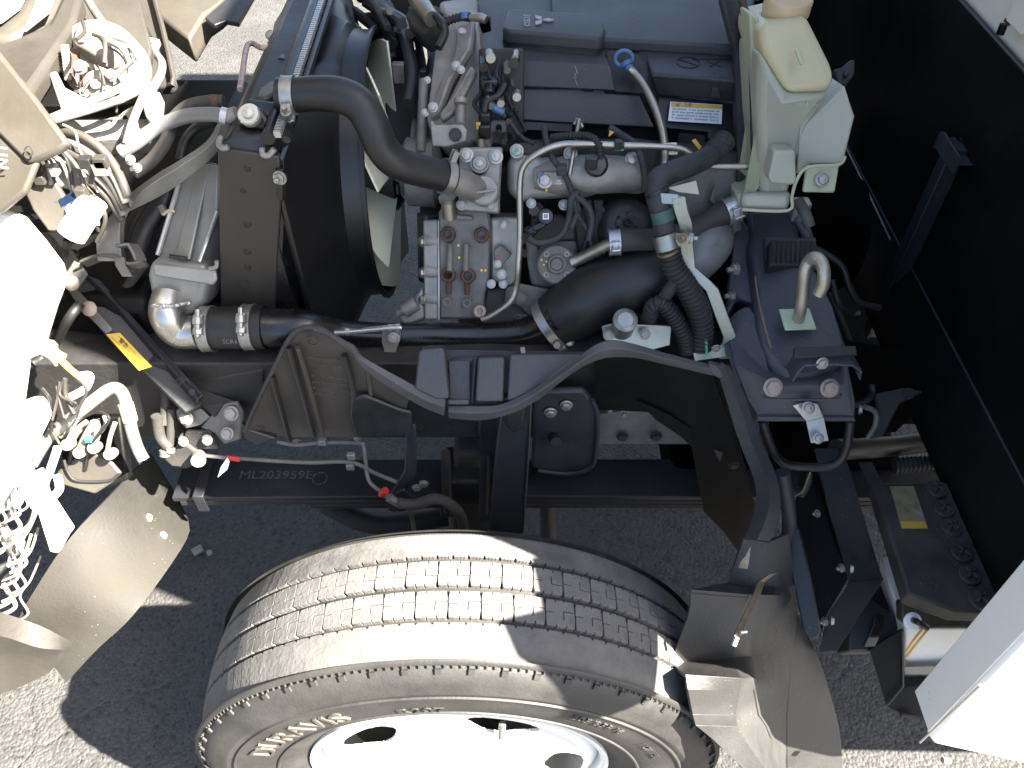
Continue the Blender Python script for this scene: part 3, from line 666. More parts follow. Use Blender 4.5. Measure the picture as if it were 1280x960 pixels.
# dark gap wall with injector clutter between case and covers
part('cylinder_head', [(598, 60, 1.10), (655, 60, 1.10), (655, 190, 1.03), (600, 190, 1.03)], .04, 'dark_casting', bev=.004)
O('injector_connector', MB().box(P(612, 107, 1.06), (.012, .01, .012)).cyl(P(612, 96, 1.07), P(612, 118, 1.04), .008).box(P(607, 150, 1.02), (.007, .007, .012)).box(P(606, 163, 1.01), (.008, .007, .01)), 'black_gloss', en, bev=.002)
hose('injector_lead', [(632, 104, 1.05), (622, 120, 1.04), (608, 128, 1.03), (605, 150, 1.02)], 5, 'rubber', en)
O('yellow_clip', MB().box(P(598, 157, 1.01), (.003, .003, .004)), 'yellow_label', en, bev=.0005)
hose('brass_fitting', [(601, 176, 1.0), (602, 186, .99)], 5, 'bronze', en)
hose('glow_lead', [(628, 142, 1.03), (640, 156, 1.02), (652, 172, 1.01), (668, 180, 1.0)], 3.5, 'rubber', en)
O('blue_plug', MB().cyl(P(617, 134, 1.03), P(629, 140, 1.03), .006), 'blue_plastic', en)
part('head_boss', [(612, 150, 1.035), (634, 150, 1.035), (633, 180, 1.02), (612, 180, 1.02)], .01, 'dull_casting', bev=.003)
bl(en, [(620, 172, 1.018, 5)], 1.02, NC, mat='ink', kind='hole')
# water outlet (thermostat) housing
wo = part('water_outlet', [(574, 184, .98), (629, 184, .98), (626, 232, .955), (625, 268, .935), (574, 264, .935), (573, 250, .94)], .04, 'pump_aluminium', bev=.004)
bl(wo, [(583, 194, .965, 7), (620, 196, .965, 7)], .97, NC, mat='zinc'); bl(wo, [(577, 256, .93, 5.5), (614, 257, .93, 5.5)], .93, NC, mat='pump_aluminium')
a = P(600, 206, .965); O('sensor_boss', MB().cyl(a + V((0, .02, -.02)), a + NC * .012, .0125, n=24).cyl(a + NC * .012, a + NC * .015, .0115, .009, n=24), 'cast_aluminium', wo); bolt(wo, a + NC * .013, NC, px(a, 5), 'zinc', 'hex')
a = P(605, 241, .935); O('round_cover', MB().rev([(0, .021), (.014, .0205), (.016, .018), (.0165, 0)], a + V((0, .012, -.006)), NC, 32), 'pump_aluminium', wo)
O('cover_rib', MB().box(a + NC * .011, (.016, .002, .004), (V((.98, 0, .15)), V((0, .7, .7)), NC)), 'pump_aluminium', wo, bev=.0015)
hose('outlet_neck', [(560, 222, .93), (580, 230, .935), (603, 240, .95)], [18, 17, 17], 'pump_aluminium', wo)
# block lower side
pb = part('pump_housing', [(548, 262, .955), (612, 262, .955), (614, 285, .945), (611, 356, .90), (606, 368, .895), (604, 400, .88), (548, 400, .88)], .05, 'dull_casting', bev=.005)
part('housing_rib', [(566, 268, .947), (590, 270, .947), (592, 276, .944), (564, 275, .944)], .006, 'dull_casting', parent=pb, bev=.002)
for u in (563, 583): O('housing_rib', MB().tube(UT([(u, 305, .927), (u - 1, 338, .905)]), .0045, 10), 'dull_casting', pb)
for u in (561, 584): O('drip_channel', MB().tube(UT([(u, 352, .899), (u, 368, .89)]), .004, 8), 'rust', pb)
for (u, v, y) in ((560, 293, .934), (602, 294, .934), (560, 344, .903), (585, 345, .903)):
    p = P(u, v, y); O('port_boss', MB().rev([(-.02, .0115), (.004, .011), (.006, .009), (.006, .0065), (-.01, .006), (-.01, 0)], p, NC, 24), 'rust', pb)
for (u, v, y) in ((559, 378, .886), (584, 379, .886)): 
    p = P(u, v, y); bolt(pb, p, NC, px(p, 6), 'dull_casting', 'socket')
bl(pb, [(600, 389, .88, 8)], .88, NC, mat='rusty_bolt', kind='socket')
for i, (u, v, mt) in enumerate([(574, 322, 'yellow_mark'), (602, 338, 'yellow_mark'), (607, 338, 'yellow_mark'), (573, 307, 'yellow_mark')]):
    p = P(u, v, .918 if v < 330 else .907); O('paint_dot', MB().rev([(0, .0018), (.0006, .0016)], p + NC * .001, NC, 10), mt, pb)
fl = part('gasket_flange', [(528, 275, .96), (547, 275, .955), (548, 400, .88), (530, 400, .88)], .05, 'cast_aluminium', bev=.003)
O('gasket_line', MB().slab([(547.5, 276, .953), (549.5, 276, .953), (549.5, 400, .878), (547.5, 400, .878)], .01), 'brushed_tube', fl)
for (v, y) in ((302, .94), (341, .915), (375, .895)): 
    p = P(536, v, y); bolt(fl, p + V((-.008, -.005, .004)), (-1, -.4, .3), px(p, 5.5), 'zinc'); O('flange_boss', MB().cyl(p + V((-.006, .01, -.005)), p + V((.014, .008, -.005)), .011), 'cast_aluminium', fl)
part('belt_cover', [(520, 265, .985), (532, 270, .965), (530, 355, .92), (522, 352, .93)], .06, 'black_plastic', bev=.003)
part('mounting_foot', [(512, 378, .90), (528, 358, .91), (530, 400, .88), (505, 412, .88), (494, 392, .89)], .035, 'cast_aluminium', bev=.006)
O('foot_boss', MB().cyl(P(506, 388, .895), P(522, 378, .90), .012).cyl(P(498, 392, .893), P(506, 388, .893), .006), 'cast_aluminium', en)
O('water_pipe_stub', MB().cyl(P(560, 247, .95), P(562, 272, .945), .0105).cyl(P(559, 246, .95), P(560, 250, .95), .0125), 'brushed_tube', en)
# intake manifold
mf = O('intake_manifold', MB().slab([(634, 200, .985), (650, 190, .99), (668, 196, .985), (800, 198, .985), (812, 205, .985), (812, 238, .965), (800, 244, .962), (755, 240, .965), (735, 248, .96), (668, 250, .958), (650, 256, .956), (634, 240, .966)], .05), 'pump_aluminium', en, bev=.014, seg=4)
O('manifold_dome', MB().tube(UT([(668, 222, .975), (700, 220, .975), (740, 218, .975), (800, 218, .98)]), [.016, .026, .027, .024], 24, 6), 'cast_aluminium', mf)
O('manifold_rail', MB().slab([(640, 178, 1.0), (800, 176, 1.0), (925, 190, 1.0), (925, 262, .97), (812, 262, .965), (800, 200, .99), (640, 196, .99)], .03), 'dark_casting', en, bev=.005)
bl(mf, [(646, 189, .985, 7), (713, 192, .98, 7), (790, 199, .975, 7), (681, 226, .95, 7.5), (699, 225, .952, 4.5), (664, 254, .955, 5), (705, 256, .955, 5.5)], .98, NC, mat='zinc')
O('paint_dot', MB().rev([(0, .003), (.0008, .0028)], P(646, 187, .975), NC, 10), 'green_mark', mf)
part('bolt_pad', [(672, 216, .953), (706, 214, .955), (706, 232, .948), (672, 234, .947)], .01, 'cast_aluminium', parent=mf, bev=.002)
O('paint_mark', MB().slab([(673, 218, .949), (680, 216, .95), (678, 228, .947), (674, 230, .946)], .001), 'blue_plastic', mf, flat=True)
O('paint_dot', MB().rev([(0, .002), (.0008, .0018)], P(683, 238, .945), NC, 10), 'yellow_mark', mf)
p = P(745, 207, .95); O('pressure_sensor', MB().rev([(0, .016), (.008, .016), (.011, .013), (.012, 0)], p, NC, 24).box(p + V((-.008, -.01, .012)), (.008, .006, .008)), 'black_gloss', mf, bev=.001)
# behind: rear manifold curve casting on the right
part('rear_manifold', [(812, 205, .99), (925, 205, .99), (930, 300, .94), (905, 325, .93), (860, 300, .945), (840, 270, .96), (815, 260, .965)], .05, 'dull_casting', bev=.01)
part('casting_rib', [(886, 250, .955), (893, 232, .96), (895, 260, .95)], .012, 'dull_casting', bev=.002)
part('paper_sheet', [(835, 235, .955), (870, 226, .96), (874, 243, .953), (848, 240, .955)], .0008, 'cream_label', bev=0)
# mid castings
part('governor_housing', [(612, 272, .955), (650, 272, .955), (651, 345, .92), (640, 360, .91), (612, 352, .915)], .045, 'pump_aluminium', bev=.005)
part('governor_cover', [(617, 312, .925), (626, 306, .928), (640, 318, .92), (627, 333, .912), (618, 328, .915)], .01, 'dull_casting', bev=.002)
O('red_dot', MB().rev([(0, .0022), (.001, .002)], P(622, 321, .917), NC, 10), 'red_mark', en)
bl(en, [(622, 330, .912, 4), (627, 343, .905, 5), (629, 355, .90, 4.5), (614, 355, .9, 4.5), (630, 281, .945, 4)], .91, NC, mat='zinc')
part('lower_casting', [(606, 360, .915), (655, 355, .92), (660, 408, .88), (600, 410, .88)], .06, 'dark_casting', bev=.006)
part('pipe_bracket', [(632, 360, .905), (650, 355, .905), (720, 368, .90), (705, 396, .885), (665, 400, .885), (650, 384, .89), (630, 378, .895)], .006, 'dull_casting', bev=.003)
bl(en, [(650, 372, .892, 7), (640, 368, .9, 6)], .89, NC, mat='dull_casting', kind='round')
O('dark_valve', MB().cyl(P(652, 395, .89), P(650, 412, .88), .01).cyl(P(643, 395, .895), P(660, 397, .89), .007), 'dull_casting', en)
# fuel pump
fp = part('fuel_pump', [(655, 283, .96), (722, 280, .96), (722, 350, .915), (700, 362, .905), (664, 358, .91), (660, 330, .925)], .05, 'dull_casting', bev=.006)
part('pump_body', [(664, 272, .955), (700, 268, .955), (720, 280, .95), (722, 302, .94), (664, 304, .935)], .03, 'dark_casting', parent=fp, bev=.005)
p = P(695, 331, .915); O('pump_flange', MB().rev([(0, .028), (.012, .028), (.014, .026), (.014, .014), (.022, .013), (.023, .010), (.019, .008), (.019, 0)], p, NC, 40), 'dull_casting', fp)
for k in range(4):
    a = R(45 + 90 * k); q = p + NC.normalized() * .012 + V((1, 0, 0)) * (.0205 * math.cos(a)) + V((0, .66, .75)) * (.0205 * math.sin(a)); bolt(fp, q, NC, px(q, 4), 'pump_aluminium', 'socket')
for (u, v) in ((677, 325), (680, 331), (683, 327)): O('paint_dot', MB().rev([(0, .0015), (.0008, .0012)], P(u, v, .893), NC, 8), 'yellow_mark', fp)
c = P(682, 271, .93); O('sensor_plug', MB().rev([(-.01, .011), (.004, .0115), (.006, .010), (.0065, 0)], c, NC, 24), 'black_gloss', fp)
O('square_label', MB().box(c + NC.normalized() * .0068, (.0042, .0004, .0042), (V((1, 0, 0)), NC.normalized(), V((0, .66, .75)))), 'white_label', fp); O('square_print', MB().box(c + NC.normalized() * .0074, (.0028, .0003, .0028), (V((1, 0, 0)), NC.normalized(), V((0, .66, .75)))), 'ink_grey', fp)
O('connector_block', MB().slab([(657, 288, .925), (668, 278, .928), (676, 284, .924), (665, 298, .917)], .02).slab([(664, 282, .92), (680, 276, .922), (683, 282, .918), (668, 290, .914)], .02), 'black_gloss', fp, bev=.002)
hose('sensor_lead', [(660, 296, .91), (670, 303, .908), (688, 301, .91), (703, 292, .915), (712, 270, .925), (714, 250, .93), (722, 240, .94)], 4.5, 'tape', fp)
O('outlet_stub', MB().tube(UT([(714, 328, .905), (728, 322, .905), (768, 302, .895)]), [.0085, .0085, .0085], 16), 'brushed_tube', fp)
# clutter right of the pump
part('filter_bracket', [(712, 262, .965), (755, 250, .97), (760, 320, .935), (745, 345, .92), (722, 320, .935)], .03, 'dark_casting', bev=.005)
of = P(782, 282, .94)
fc = O('oil_filter_cap', MB().rev([(-.06, .043), (-.012, .0425), (-.006, .0405), (.002, .034), (.006, .026), (.0075, .018), (.0078, 0)], of, NC, 48), 'black_plastic', en)
hx = MB().rev([(.006, .016), (.013, .014), (.0135, 0)], of + V((0, .0, .004)), NC, 6).rev([(.013, .0062), (.024, .0058), (.024, .004), (.015, .0035), (.015, 0)], of + V((0, 0, .004)), NC, 6)
for k in range(6):
    a = k * math.pi / 3; d = V((math.cos(a), .66 * math.sin(a), .75 * math.sin(a))); hx.box(of + NC.normalized() * .013 + d * .011 + V((0, 0, .004)), (.0045, .0012, .005), (d, NC.normalized(), d.cross(NC)))
O('hex_grip', hx, 'black_plastic', fc, bev=.0006)
bl(en, [(752, 262, .96, 4.5)], .96, (-1, -.4, .3), mat='zinc')

# silver fuel line snaking over the manifold
fu = T('fuel_pipe', 'silver steel pipe bent down the engine side and along the manifold', 'pipe', P(650, 300, .9))
hose('bent_tube', [(602, 399, .862), (612, 396, .862), (636, 379, .87), (645, 360, .88), (648, 330, .89), (650, 285, .915), (650, 230, .94), (655, 207, .95), (672, 192, .955), (700, 181, .965), (730, 180, .965), (812, 183, .965), (850, 186, .965), (868, 196, .96), (890, 207, .955), (935, 208, .955)], 4.0, 'brushed_tube', fu, sub=6)
hose('thin_tube', [(724, 150, 1.02), (720, 172, .99), (716, 195, .955), (712, 218, .94)], 3, 'brushed_tube', fu)
hose('thin_tube', [(718, 155, 1.03), (722, 150, 1.03), (728, 160, 1.02)], 3, 'brushed_tube', fu)
O('green_band', MB().tube(UT([(768, 181, .961), (780, 181, .961)]), px(P(770, 181, .96), 5), 12).box(P(773, 181, .958), (.004, .004, .006)), 'black_plastic', fu)
O('green_print', MB().box(P(774, 187, .957), (.006, .0004, .0015)), 'green_mark', fu)

# wires over the manifold
wi = T('wiring_loom', 'thin taped black wires running down across the manifold', 'wiring', P(700, 210, .95))
hose('taped_wire', [(680, 160, 1.02), (684, 182, .98), (692, 200, .955), (704, 215, .945), (715, 240, .94), (722, 262, .93), (714, 285, .915)], 4, 'tape', wi)
hose('taped_wire', [(722, 246, .935), (735, 258, .93), (740, 275, .92), (736, 300, .91)], 4, 'tape', wi)
hose('corrugated_wire', [(690, 172, 1.0), (712, 170, .985), (735, 170, .975), (748, 180, .962), (750, 200, .948)], 4.5, 'ribbed_rubber', wi, corr=(.0045, .0006))
hose('taped_wire', [(762, 160, 1.01), (775, 168, 1.0), (797, 185, .97), (806, 215, .955), (806, 238, .95)], 5, 'tape', wi)
hose('taped_wire', [(718, 250, .93), (722, 268, .925), (735, 290, .92), (742, 318, .91)], 2.8, 'tape', wi)
O('tape_knot', MB().box(P(702, 212, .942), (.007, .006, .007)).box(P(718, 247, .935), (.006, .005, .006)), 'tape', wi, bev=.002)
O('yellow_tag', MB().slab([(762, 163, 1.0), (768, 165, 1.0), (761, 171, .995)], .001).slab([(865, 176, .98), (869, 174, .98), (877, 184, .975), (874, 188, .975)], .003), 'orange_tube', wi, flat=True)

# ================================================================ ENGINE COVER
ec = T('engine_cover', 'dark blue grey plastic engine cover with raised badge block on top', 'engine cover', (.05, 1.2, 1.13))
ZT = 1.132
def zt(lst, z): return [(u, v, Pz(u, v, z).y) for u, v in lst]
m = MB(); q = [Pz(u, v, ZT) for u, v in [(597, -14), (597, 20), (612, 22), (614, 38), (598, 42), (597, 62), (612, 75), (763, 82), (758, 68), (766, 61), (795, 61), (808, 70), (815, 91), (935, 100), (940, -14)]]
m.prism(q, (0, 0, -.008)); O('top_panel', m, 'cover_plastic', ec, bev=.003)
bl(ec, [(603, 51, Pz(603, 51, 1.11).y, 6)], 1.1, NU, mat='dull_casting', kind='round')
m = MB()
def skirt(a, b, ya, yb):
    return [(a[0], a[1], ya), (b[0], b[1], yb)]
ye = [(612, 75), (763, 82)]
pa, pb_ = Pz(612, 75, ZT), Pz(763, 82, ZT)
m = MB().prism([pa, pb_, P(769, 113, 1.098), P(654, 108, 1.10), P(640, 105, 1.10)], V((0, .004, -.002)))
O('front_skirt', m, 'cover_plastic', ec, bev=.0012)
pa, pb_ = Pz(815, 91, ZT), Pz(935, 100, ZT)
O('front_skirt', MB().prism([pa, pb_, P(940, 129, 1.085), P(822, 118, 1.09)], V((0, .004, -.002))), 'cover_plastic', ec, bev=.0012)
O('molded_fin', MB().slab([(893, 92, Pz(893, 92, ZT).y - .004), (902, 122, 1.078), (888, 122, 1.078)], .01), 'cover_plastic', ec, bev=.001)
# upper step (raised rear part of the cover)
q = [Pz(u, v, ZT + .016) for u, v in [(690, 40), (756, 48), (940, 58), (945, -20), (690, -20)]]
O('upper_step', MB().prism(q, (0, 0, -.018)), 'cover_plastic', ec, bev=.004)
q = [Pz(u, v, ZT + .02) for u, v in [(600, -22), (628, -22), (628, 10), (600, 6)]]
# dipstick recess
O('recess_wall', MB().slab([(758, 66, Pz(758, 68, ZT).y), (766, 61, 1.16), (795, 61, 1.16), (808, 70, 1.13), (816, 91, 1.105), (822, 118, 1.095), (769, 114, 1.10)], .004, dir=(0, 1, -.3)), 'black_plastic', ec)
# badge block
bb = [Pz(u, v, ZT + .026) for u, v in [(635, 38), (628, 34), (634, 12), (640, 10), (740, 17), (752, 24), (757, 36), (754, 45), (748, 47)]]
bb2 = MB().prism(bb, (0, 0, -.03)); block = O('badge_block', bb2, 'cover_plastic', ec, bev=.005, seg=3)
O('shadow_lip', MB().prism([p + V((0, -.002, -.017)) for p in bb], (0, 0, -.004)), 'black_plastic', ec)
cc = Pz(677, 26, ZT + .0265); em = MB()
def rhomb(c, L, wd, a):
    d = V((math.cos(a), math.sin(a), 0)); n_ = V((-d.y, d.x, 0))
    return [c, c + d * L / 2 + n_ * wd / 2, c + d * L, c + d * L / 2 - n_ * wd / 2]
for k, a in enumerate((0, 120, 240)): em.prism(rhomb(cc, .0185, .0108, R(a)), (0, 0, .0022))
O('three_diamond_emblem', em, 'bright_mark', block, bev=.0003)
text_at('lettering', 'FUSO', .014, Pz(658, 26, ZT + .0265), (0, -1, 0), (1, 0, 0), 'bright_mark', block, .0012, 1.1)
# faint no-step mark
c = Pz(860, 78, ZT + .0005); O('molded_ring', MB().ring(c, (0, 0, 1), .0155, .0172, .0016, 32).box(c, (.016, .0009, .0008), (V((.8, -.6, 0)), V((.6, .8, 0)), NU)), 'black_plastic', ec)
mm = MB(); c = Pz(893, 80, ZT + .0005); mm.box(c, (.011, .0006, .0006), (V((.7, .7, 0)), V((-.7, .7, 0)), NU)); mm.box(c, (.011, .0006, .0006), (V((-.7, .7, 0)), V((.7, .7, 0)), NU)); mm.box(c + V((0, .014, 0)), (.03, .0006, .0006))
O('molded_cross', mm, 'black_plastic', ec)
for (a, b, c_, d) in ((712, 81, 722, 107), (718, 80, 722, 92), (717, 84, 720, 97)):
    O('scratch', MB().tube([P(a, b, 1.113 if b < 85 else 1.108) + V((0, -.003, 0)), P(c_, d, 1.0955)], .0004, 5, 1), 'bright_mark', ec)
# lower cover panel
lc = T('lower_cover', 'flat dark plastic heat cover below the engine cover skirt', 'cover', P(735, 135, 1.1))
O('panel', MB().slab([(655, 111, 1.105), (727, 111, 1.105), (727, 114, 1.105), (741, 115, 1.105), (741, 112, 1.105), (756, 113, 1.105), (756, 117, 1.105), (800, 119, 1.10), (818, 159, 1.07), (652, 150, 1.08)], .02), 'cover_plastic', lc, bev=.0015)
O('lower_lip', MB().slab([(652, 151, 1.082), (716, 154, 1.082), (716, 166, 1.075), (655, 163, 1.075)], .02), 'black_plastic', lc, bev=.0015)
O('side_stud', MB().cyl(P(648, 128, 1.09), P(654, 128, 1.09), .005).cyl(P(648, 136, 1.085), P(654, 136, 1.085), .004), 'black_gloss', lc)
rc = T('rear_cover', 'black plastic cover carrying a white and yellow caution label', 'cover', P(870, 145, 1.08))
O('panel', MB().slab([(822, 119, 1.10), (935, 130, 1.095), (932, 190, 1.05), (920, 187, 1.05), (908, 187, 1.045), (884, 172, 1.06), (886, 165, 1.065), (838, 160, 1.065), (822, 158, 1.07)], .02), 'black_plastic', rc, bev=.002)
lb = O('caution_label', MB().slab([(838, 127, 1.0865), (903, 131, 1.0825), (902, 155, 1.0635), (835, 151, 1.0665)], .0008), 'white_label', rc, bev=0)
o_, ux = P(835, 151, 1.0655), (P(902, 155, 1.0625) - P(835, 151, 1.0655)); uy = P(838, 127, 1.0855) - P(835, 151, 1.0655); nn = -ux.cross(uy).normalized() * -1
def lab(s, t, e=.0006): return o_ + ux * s + uy * t + nn * e
nn = ux.cross(uy).normalized()
if nn.dot(CAM - o_) < 0: nn = -nn
O('yellow_band', MB().prism([lab(.03, .76), lab(.97, .76), lab(.97, .96), lab(.03, .96)], nn * .0003), 'yellow_label', lb, flat=True)
O('warning_triangle', MB().prism([lab(.1, .79, .001), lab(.18, .79, .001), lab(.14, .93, .001)], nn * .0003), 'ink_red', lb, flat=True)
text_at('print', '注意', .0058, lab(.33, .865, .0011), ux, uy, 'ink_red', lb, .0001)
pm = MB()
for r_ in range(4):
    s = .06
    while s < .93:
        w_ = random.choice((.012, .02, .03, .02)); 
        if random.random() < .86: pm.prism([lab(s, .6 - r_ * .155, .0008), lab(s + w_ * .75, .6 - r_ * .155, .0008), lab(s + w_ * .75, .6 - r_ * .155 + random.uniform(.04, .075), .0008), lab(s, .6 - r_ * .155 + .06, .0008)], nn * .0002)
        s += w_
O('fine_print', pm, 'ink_grey', lb, kind='stuff', flat=True)

# dipstick
dp = T('dipstick', 'silver oil dipstick tube with blue ring handle in the cover recess', 'dipstick', P(800, 110, 1.05))
hose('tube', [(787, 86, 1.10), (794, 93, 1.095), (808, 112, 1.07), (820, 138, 1.04), (828, 165, 1.01), (831, 190, .985), (830, 215, .965)], 5.2, 'brushed_tube', dp, sub=8)
hose('collar', [(783, 80, 1.108), (790, 89, 1.10)], [6.5, 5.5], 'blue_plastic', dp)
c = P(780, 73, 1.112); m = MB(); pts = []
for k in range(25):
    a = 2 * math.pi * k / 24; pts.append(c + V((math.cos(a) * .0125, 0, 0)) + V((0, .55, .83)) * (math.sin(a) * .0105))
m.tube(pts, .0028, 10, 1, cap=False); m.rev([(0, .009), (.004, .0095), (.006, .009)], P(784, 83, 1.104), P(781, 76, 1.11) - P(784, 83, 1.104), 20)
O('ring_handle', m, 'blue_plastic', dp)
O('paper_tag', MB().slab([(829, 179, .99), (846, 178, .99), (847, 193, .98), (829, 194, .98)], .0006), 'cream_label', dp, flat=True); O('tag_print', MB().slab([(836, 182, .9865), (841, 182, .9865), (841, 189, .982), (836, 189, .982)], .0003).slab([(843, 181, .987), (845, 181, .987), (845, 190, .9815), (843, 190, .9815)], .0003), 'ink_grey', dp, flat=True)

# behind the cover: rocker side pipes and hoses at the top edge
tr = T('far_side_pipework', 'bright pipes and black hoses running beyond the engine cover at the top edge', 'pipework', P(740, 5, 1.5))
hose('silver_rail', [(640, 6, 1.50), (690, 9, 1.5), (755, 17, 1.48), (762, 20, 1.47)], 6, 'bright_aluminium', tr)
O('rail_block', MB().box(P(700, 3, 1.52), (.06, .02, .018), None).box(P(735, -2, 1.55), (.02, .02, .03)), 'pump_aluminium', tr, bev=.003)
for i, (u, v) in enumerate(((660, 4), (682, 5), (705, 7), (733, 10))): O('rail_clip', MB().box(P(u, v, 1.49), (.014, .012, .008)), 'bright_aluminium', tr, bev=.002)
hose('black_hose', [(758, 17, 1.46), (785, 24, 1.46), (820, 22, 1.46), (850, 10, 1.46), (872, -8, 1.48)], 7.5, 'rubber', tr)
hose('black_hose', [(770, 14, 1.5), (800, 14, 1.5), (815, 2, 1.52), (822, -12, 1.55)], 5, 'rubber', tr)
hose('black_hose', [(618, -4, 1.5), (632, 2, 1.5), (645, 4, 1.5)], 9, 'rubber', tr)
hose('black_hose', [(836, 26, 1.48), (880, 22, 1.5), (930, 12, 1.52)], 8, 'rubber', tr)
p = P(765, 18, 1.455); clamp(tr, p, (1, .05, -.2), .0125, .006, kind='spring')
O('far_casting', MB().box((.12, 1.75, .98), (.3, .1, .14)).box((-.05, 1.62, 1.05), (.2, .06, .06)), 'dark_casting', tr, bev=.02)
for i in range(12):
    u = 640 + i * 24; hose('far_line', [(u, 3 + random.uniform(-6, 4), 1.58), (u + 20, -2 + random.uniform(-6, 8), 1.6), (u + 44, -4 + random.uniform(-4, 8), 1.6)], random.uniform(2, 4.5), random.choice(['rubber', 'dull_casting', 'pump_aluminium', 'black_plastic']), tr, n=8)

# ================================================================ RADIATOR
rd = T('radiator', 'black radiator standing upright with bare black side plate full of holes', 'radiator', P(310, 400, .87))
XL, XR = -.362, -.292
O('core', MB().box((-.345, 1.2, .86), (.03, .33, .2)), 'black_gloss', rd)
sp_ = part('side_plate', [(272, 186), (349, 196), (351, 250), (343, 402), (276, 402)], .01, 'plate_brown', y=.868, parent=rd, bev=.002)
for (u, v, r) in ((309, 211, 3.6), (304, 239, 3), (309, 281, 4), (309, 315, 4), (309, 334, 3.8)):
    bl(rd, [(u, v, .8675, r)], .868, mat='black_gloss', kind='hole')
O('pressed_ring', MB().ring(P(306, 356, .8675), NF, .0075, .0085, .0012), 'plate_brown', rd)
O('plate_edge', MB().slab([(349, 196), (355, 200), (357, 250), (349, 402), (343, 402), (351, 250)], .6, y=.872, dir=(0, 1, 0)), 'black_gloss', rd, bev=.001)
bl(rd, [(350, 222, .86, 7)], .86, (-.2, -1, .2), mat='zinc', kind='nut')
O('plate_tab', MB().slab([(344, 212), (354, 212), (354, 252), (347, 250)], .008, y=.864), 'black_gloss', rd, bev=.001)
# top tank & near mount
tk = O('top_tank', MB().slab([(288, 165, .885), (334, 170, .885), (337, 190, .875), (336, 196, .872), (272, 188, .872), (278, 178, .88)], .5, dir=(0, 1, 0)), 'black_plastic', rd, bev=.006)
O('mount_ear', MB().slab([(296, 150, .90), (300, 137, .905), (312, 129, .91), (326, 136, .905), (338, 156, .895), (330, 162, .892), (298, 158, .895)], .02).slab([(306, 122, .93), (344, 126, .93), (346, 150, .905), (322, 140, .91), (308, 130, .915)], .05), 'black_plastic', rd, bev=.004)
p = P(312, 144, .893); O('mount_cap', MB().rev([(-.004, .0135), (.003, .0135), (.005, .012), (.005, .007), (.009, .0065), (.0095, 0)], p, (0, -.6, .8), 32), 'steel_light', rd)
for pts in ([(276, 172, .885), (274, 180, .875), (279, 185, .868), (286, 184, .868)], [(328, 186, .872), (329, 193, .866), (336, 194, .865), (343, 186, .868)]):
    hose('rubber_lip', pts, 4, 'radiator_metal', rd)
# crimped header edge with teeth, running back along the top
a0 = P(347, 172, .866) + V((0, 0, .003)); a1 = a0 + V((-.012, .62, 0))
cr_ = MB(); L_ = (a1 - a0).length; N_ = 95; d = (a1 - a0).normalized()
for k in range(N_): cr_.box(a0 + d * (L_ * (k + .5) / N_), (.0042, L_ / N_ * .33, .004), (d.cross(NU).normalized(), d, NU))
O('crimp_tooth', cr_, 'steel_light', rd, kind='stuff', flat=True)
O('header_channel', MB().tube([a0 + V((-.012, 0, -.004)), a1 + V((-.012, 0, -.004))], .009, 12, 1).tube([a0 + V((.01, 0, -.006)), a1 + V((.01, 0, -.006))], .005, 10, 1), 'black_gloss', rd)
tb = MB().slab([(345, 62, 1.17), (362, 20, 1.32), (372, -10, 1.45), (398, -10, 1.45), (392, 8, 1.37), (352, 110, .99), (333, 122, .96), (318, 122, .96), (326, 100, 1.03)], .03)
O('top_beam', tb, 'plate_brown', rd, bev=.004)
O('beam_roll', MB().tube(UT([(352, 80, 1.08), (366, 45, 1.2), (381, 5, 1.36)]), .0085, 16, 3).tube(UT([(369, 40, 1.2), (377, 20, 1.28)]), .0075, 12, 2), 'shroud_plastic', rd)
O('lit_bracket', MB().slab([(342, 28, 1.27), (352, 12, 1.33), (372, 16, 1.3), (364, 38, 1.2), (352, 60, 1.14), (336, 58, 1.16)], .02).slab([(340, 60, 1.15), (356, 56, 1.16), (350, 66, 1.13)], .01), 'bronze', rd, bev=.003)
bl(rd, [(338, 44, 1.18, 5)], 1.18, NC, mat='radiator_metal')
hose('rusty_stay', [(300, 112, 1.0), (303, 92, 1.04), (308, 60, 1.13), (315, 54, 1.15), (328, 60, 1.13), (345, 56, 1.14)], 3.5, 'rusty_bolt', rd, sub=4)
O('slot_hole', MB().box(P(340, 75, 1.09), (.006, .006, .004)).box(P(363, 25, 1.26), (.005, .006, .004)), 'ink', rd)
hose('bleed_hose_end', [(283, 146, .93), (296, 142, .93)], 9, 'radiator_metal', rd)

# fan shroud: square funnel into a round ring
fs_ = T('fan_shroud', 'black plastic fan shroud funnel behind the radiator', 'fan shroud', (-.25, 1.17, .93))
Yc, Zc, Rr = 1.17, .925, .212
m = MB(); rows = []; NS = 96
for (x, f, rr) in ((-.30, 1, Rr), (-.292, 1, Rr), (-.25, 0, Rr + .01), (-.242, 0, Rr), (-.212, 0, Rr - .003), (-.21, 0, Rr + .002)):
    row = []
    for k in range(NS + 1):
        a = 2 * math.pi * k / NS; cy, cz = math.cos(a), math.sin(a)
        if f: s = 1 / max(abs(cy), abs(cz)); yy, zz = cy * s * .30, cz * s * (.215 if cz > 0 else .235)
        else: yy, zz = cy * rr, cz * rr
        row.append(V((x, Yc + yy, Zc + zz)))
    rows.append(row)
vs_ = [p for r_ in rows for p in r_]; W_ = NS + 1
m.add(vs_, [(j * W_ + k, j * W_ + k + 1, (j + 1) * W_ + k + 1, (j + 1) * W_ + k) for j in range(len(rows) - 1) for k in range(NS)])
o = O('funnel', m, 'shroud_plastic', fs_, ang=40); so_ = o.modifiers.new('thick', 'SOLIDIFY'); so_.thickness = .003
O('ring_lip', MB().ring((-.211, Yc, Zc), (1, 0, 0), Rr - .006, Rr + .0045, .004, 96), 'shroud_plastic', fs_)
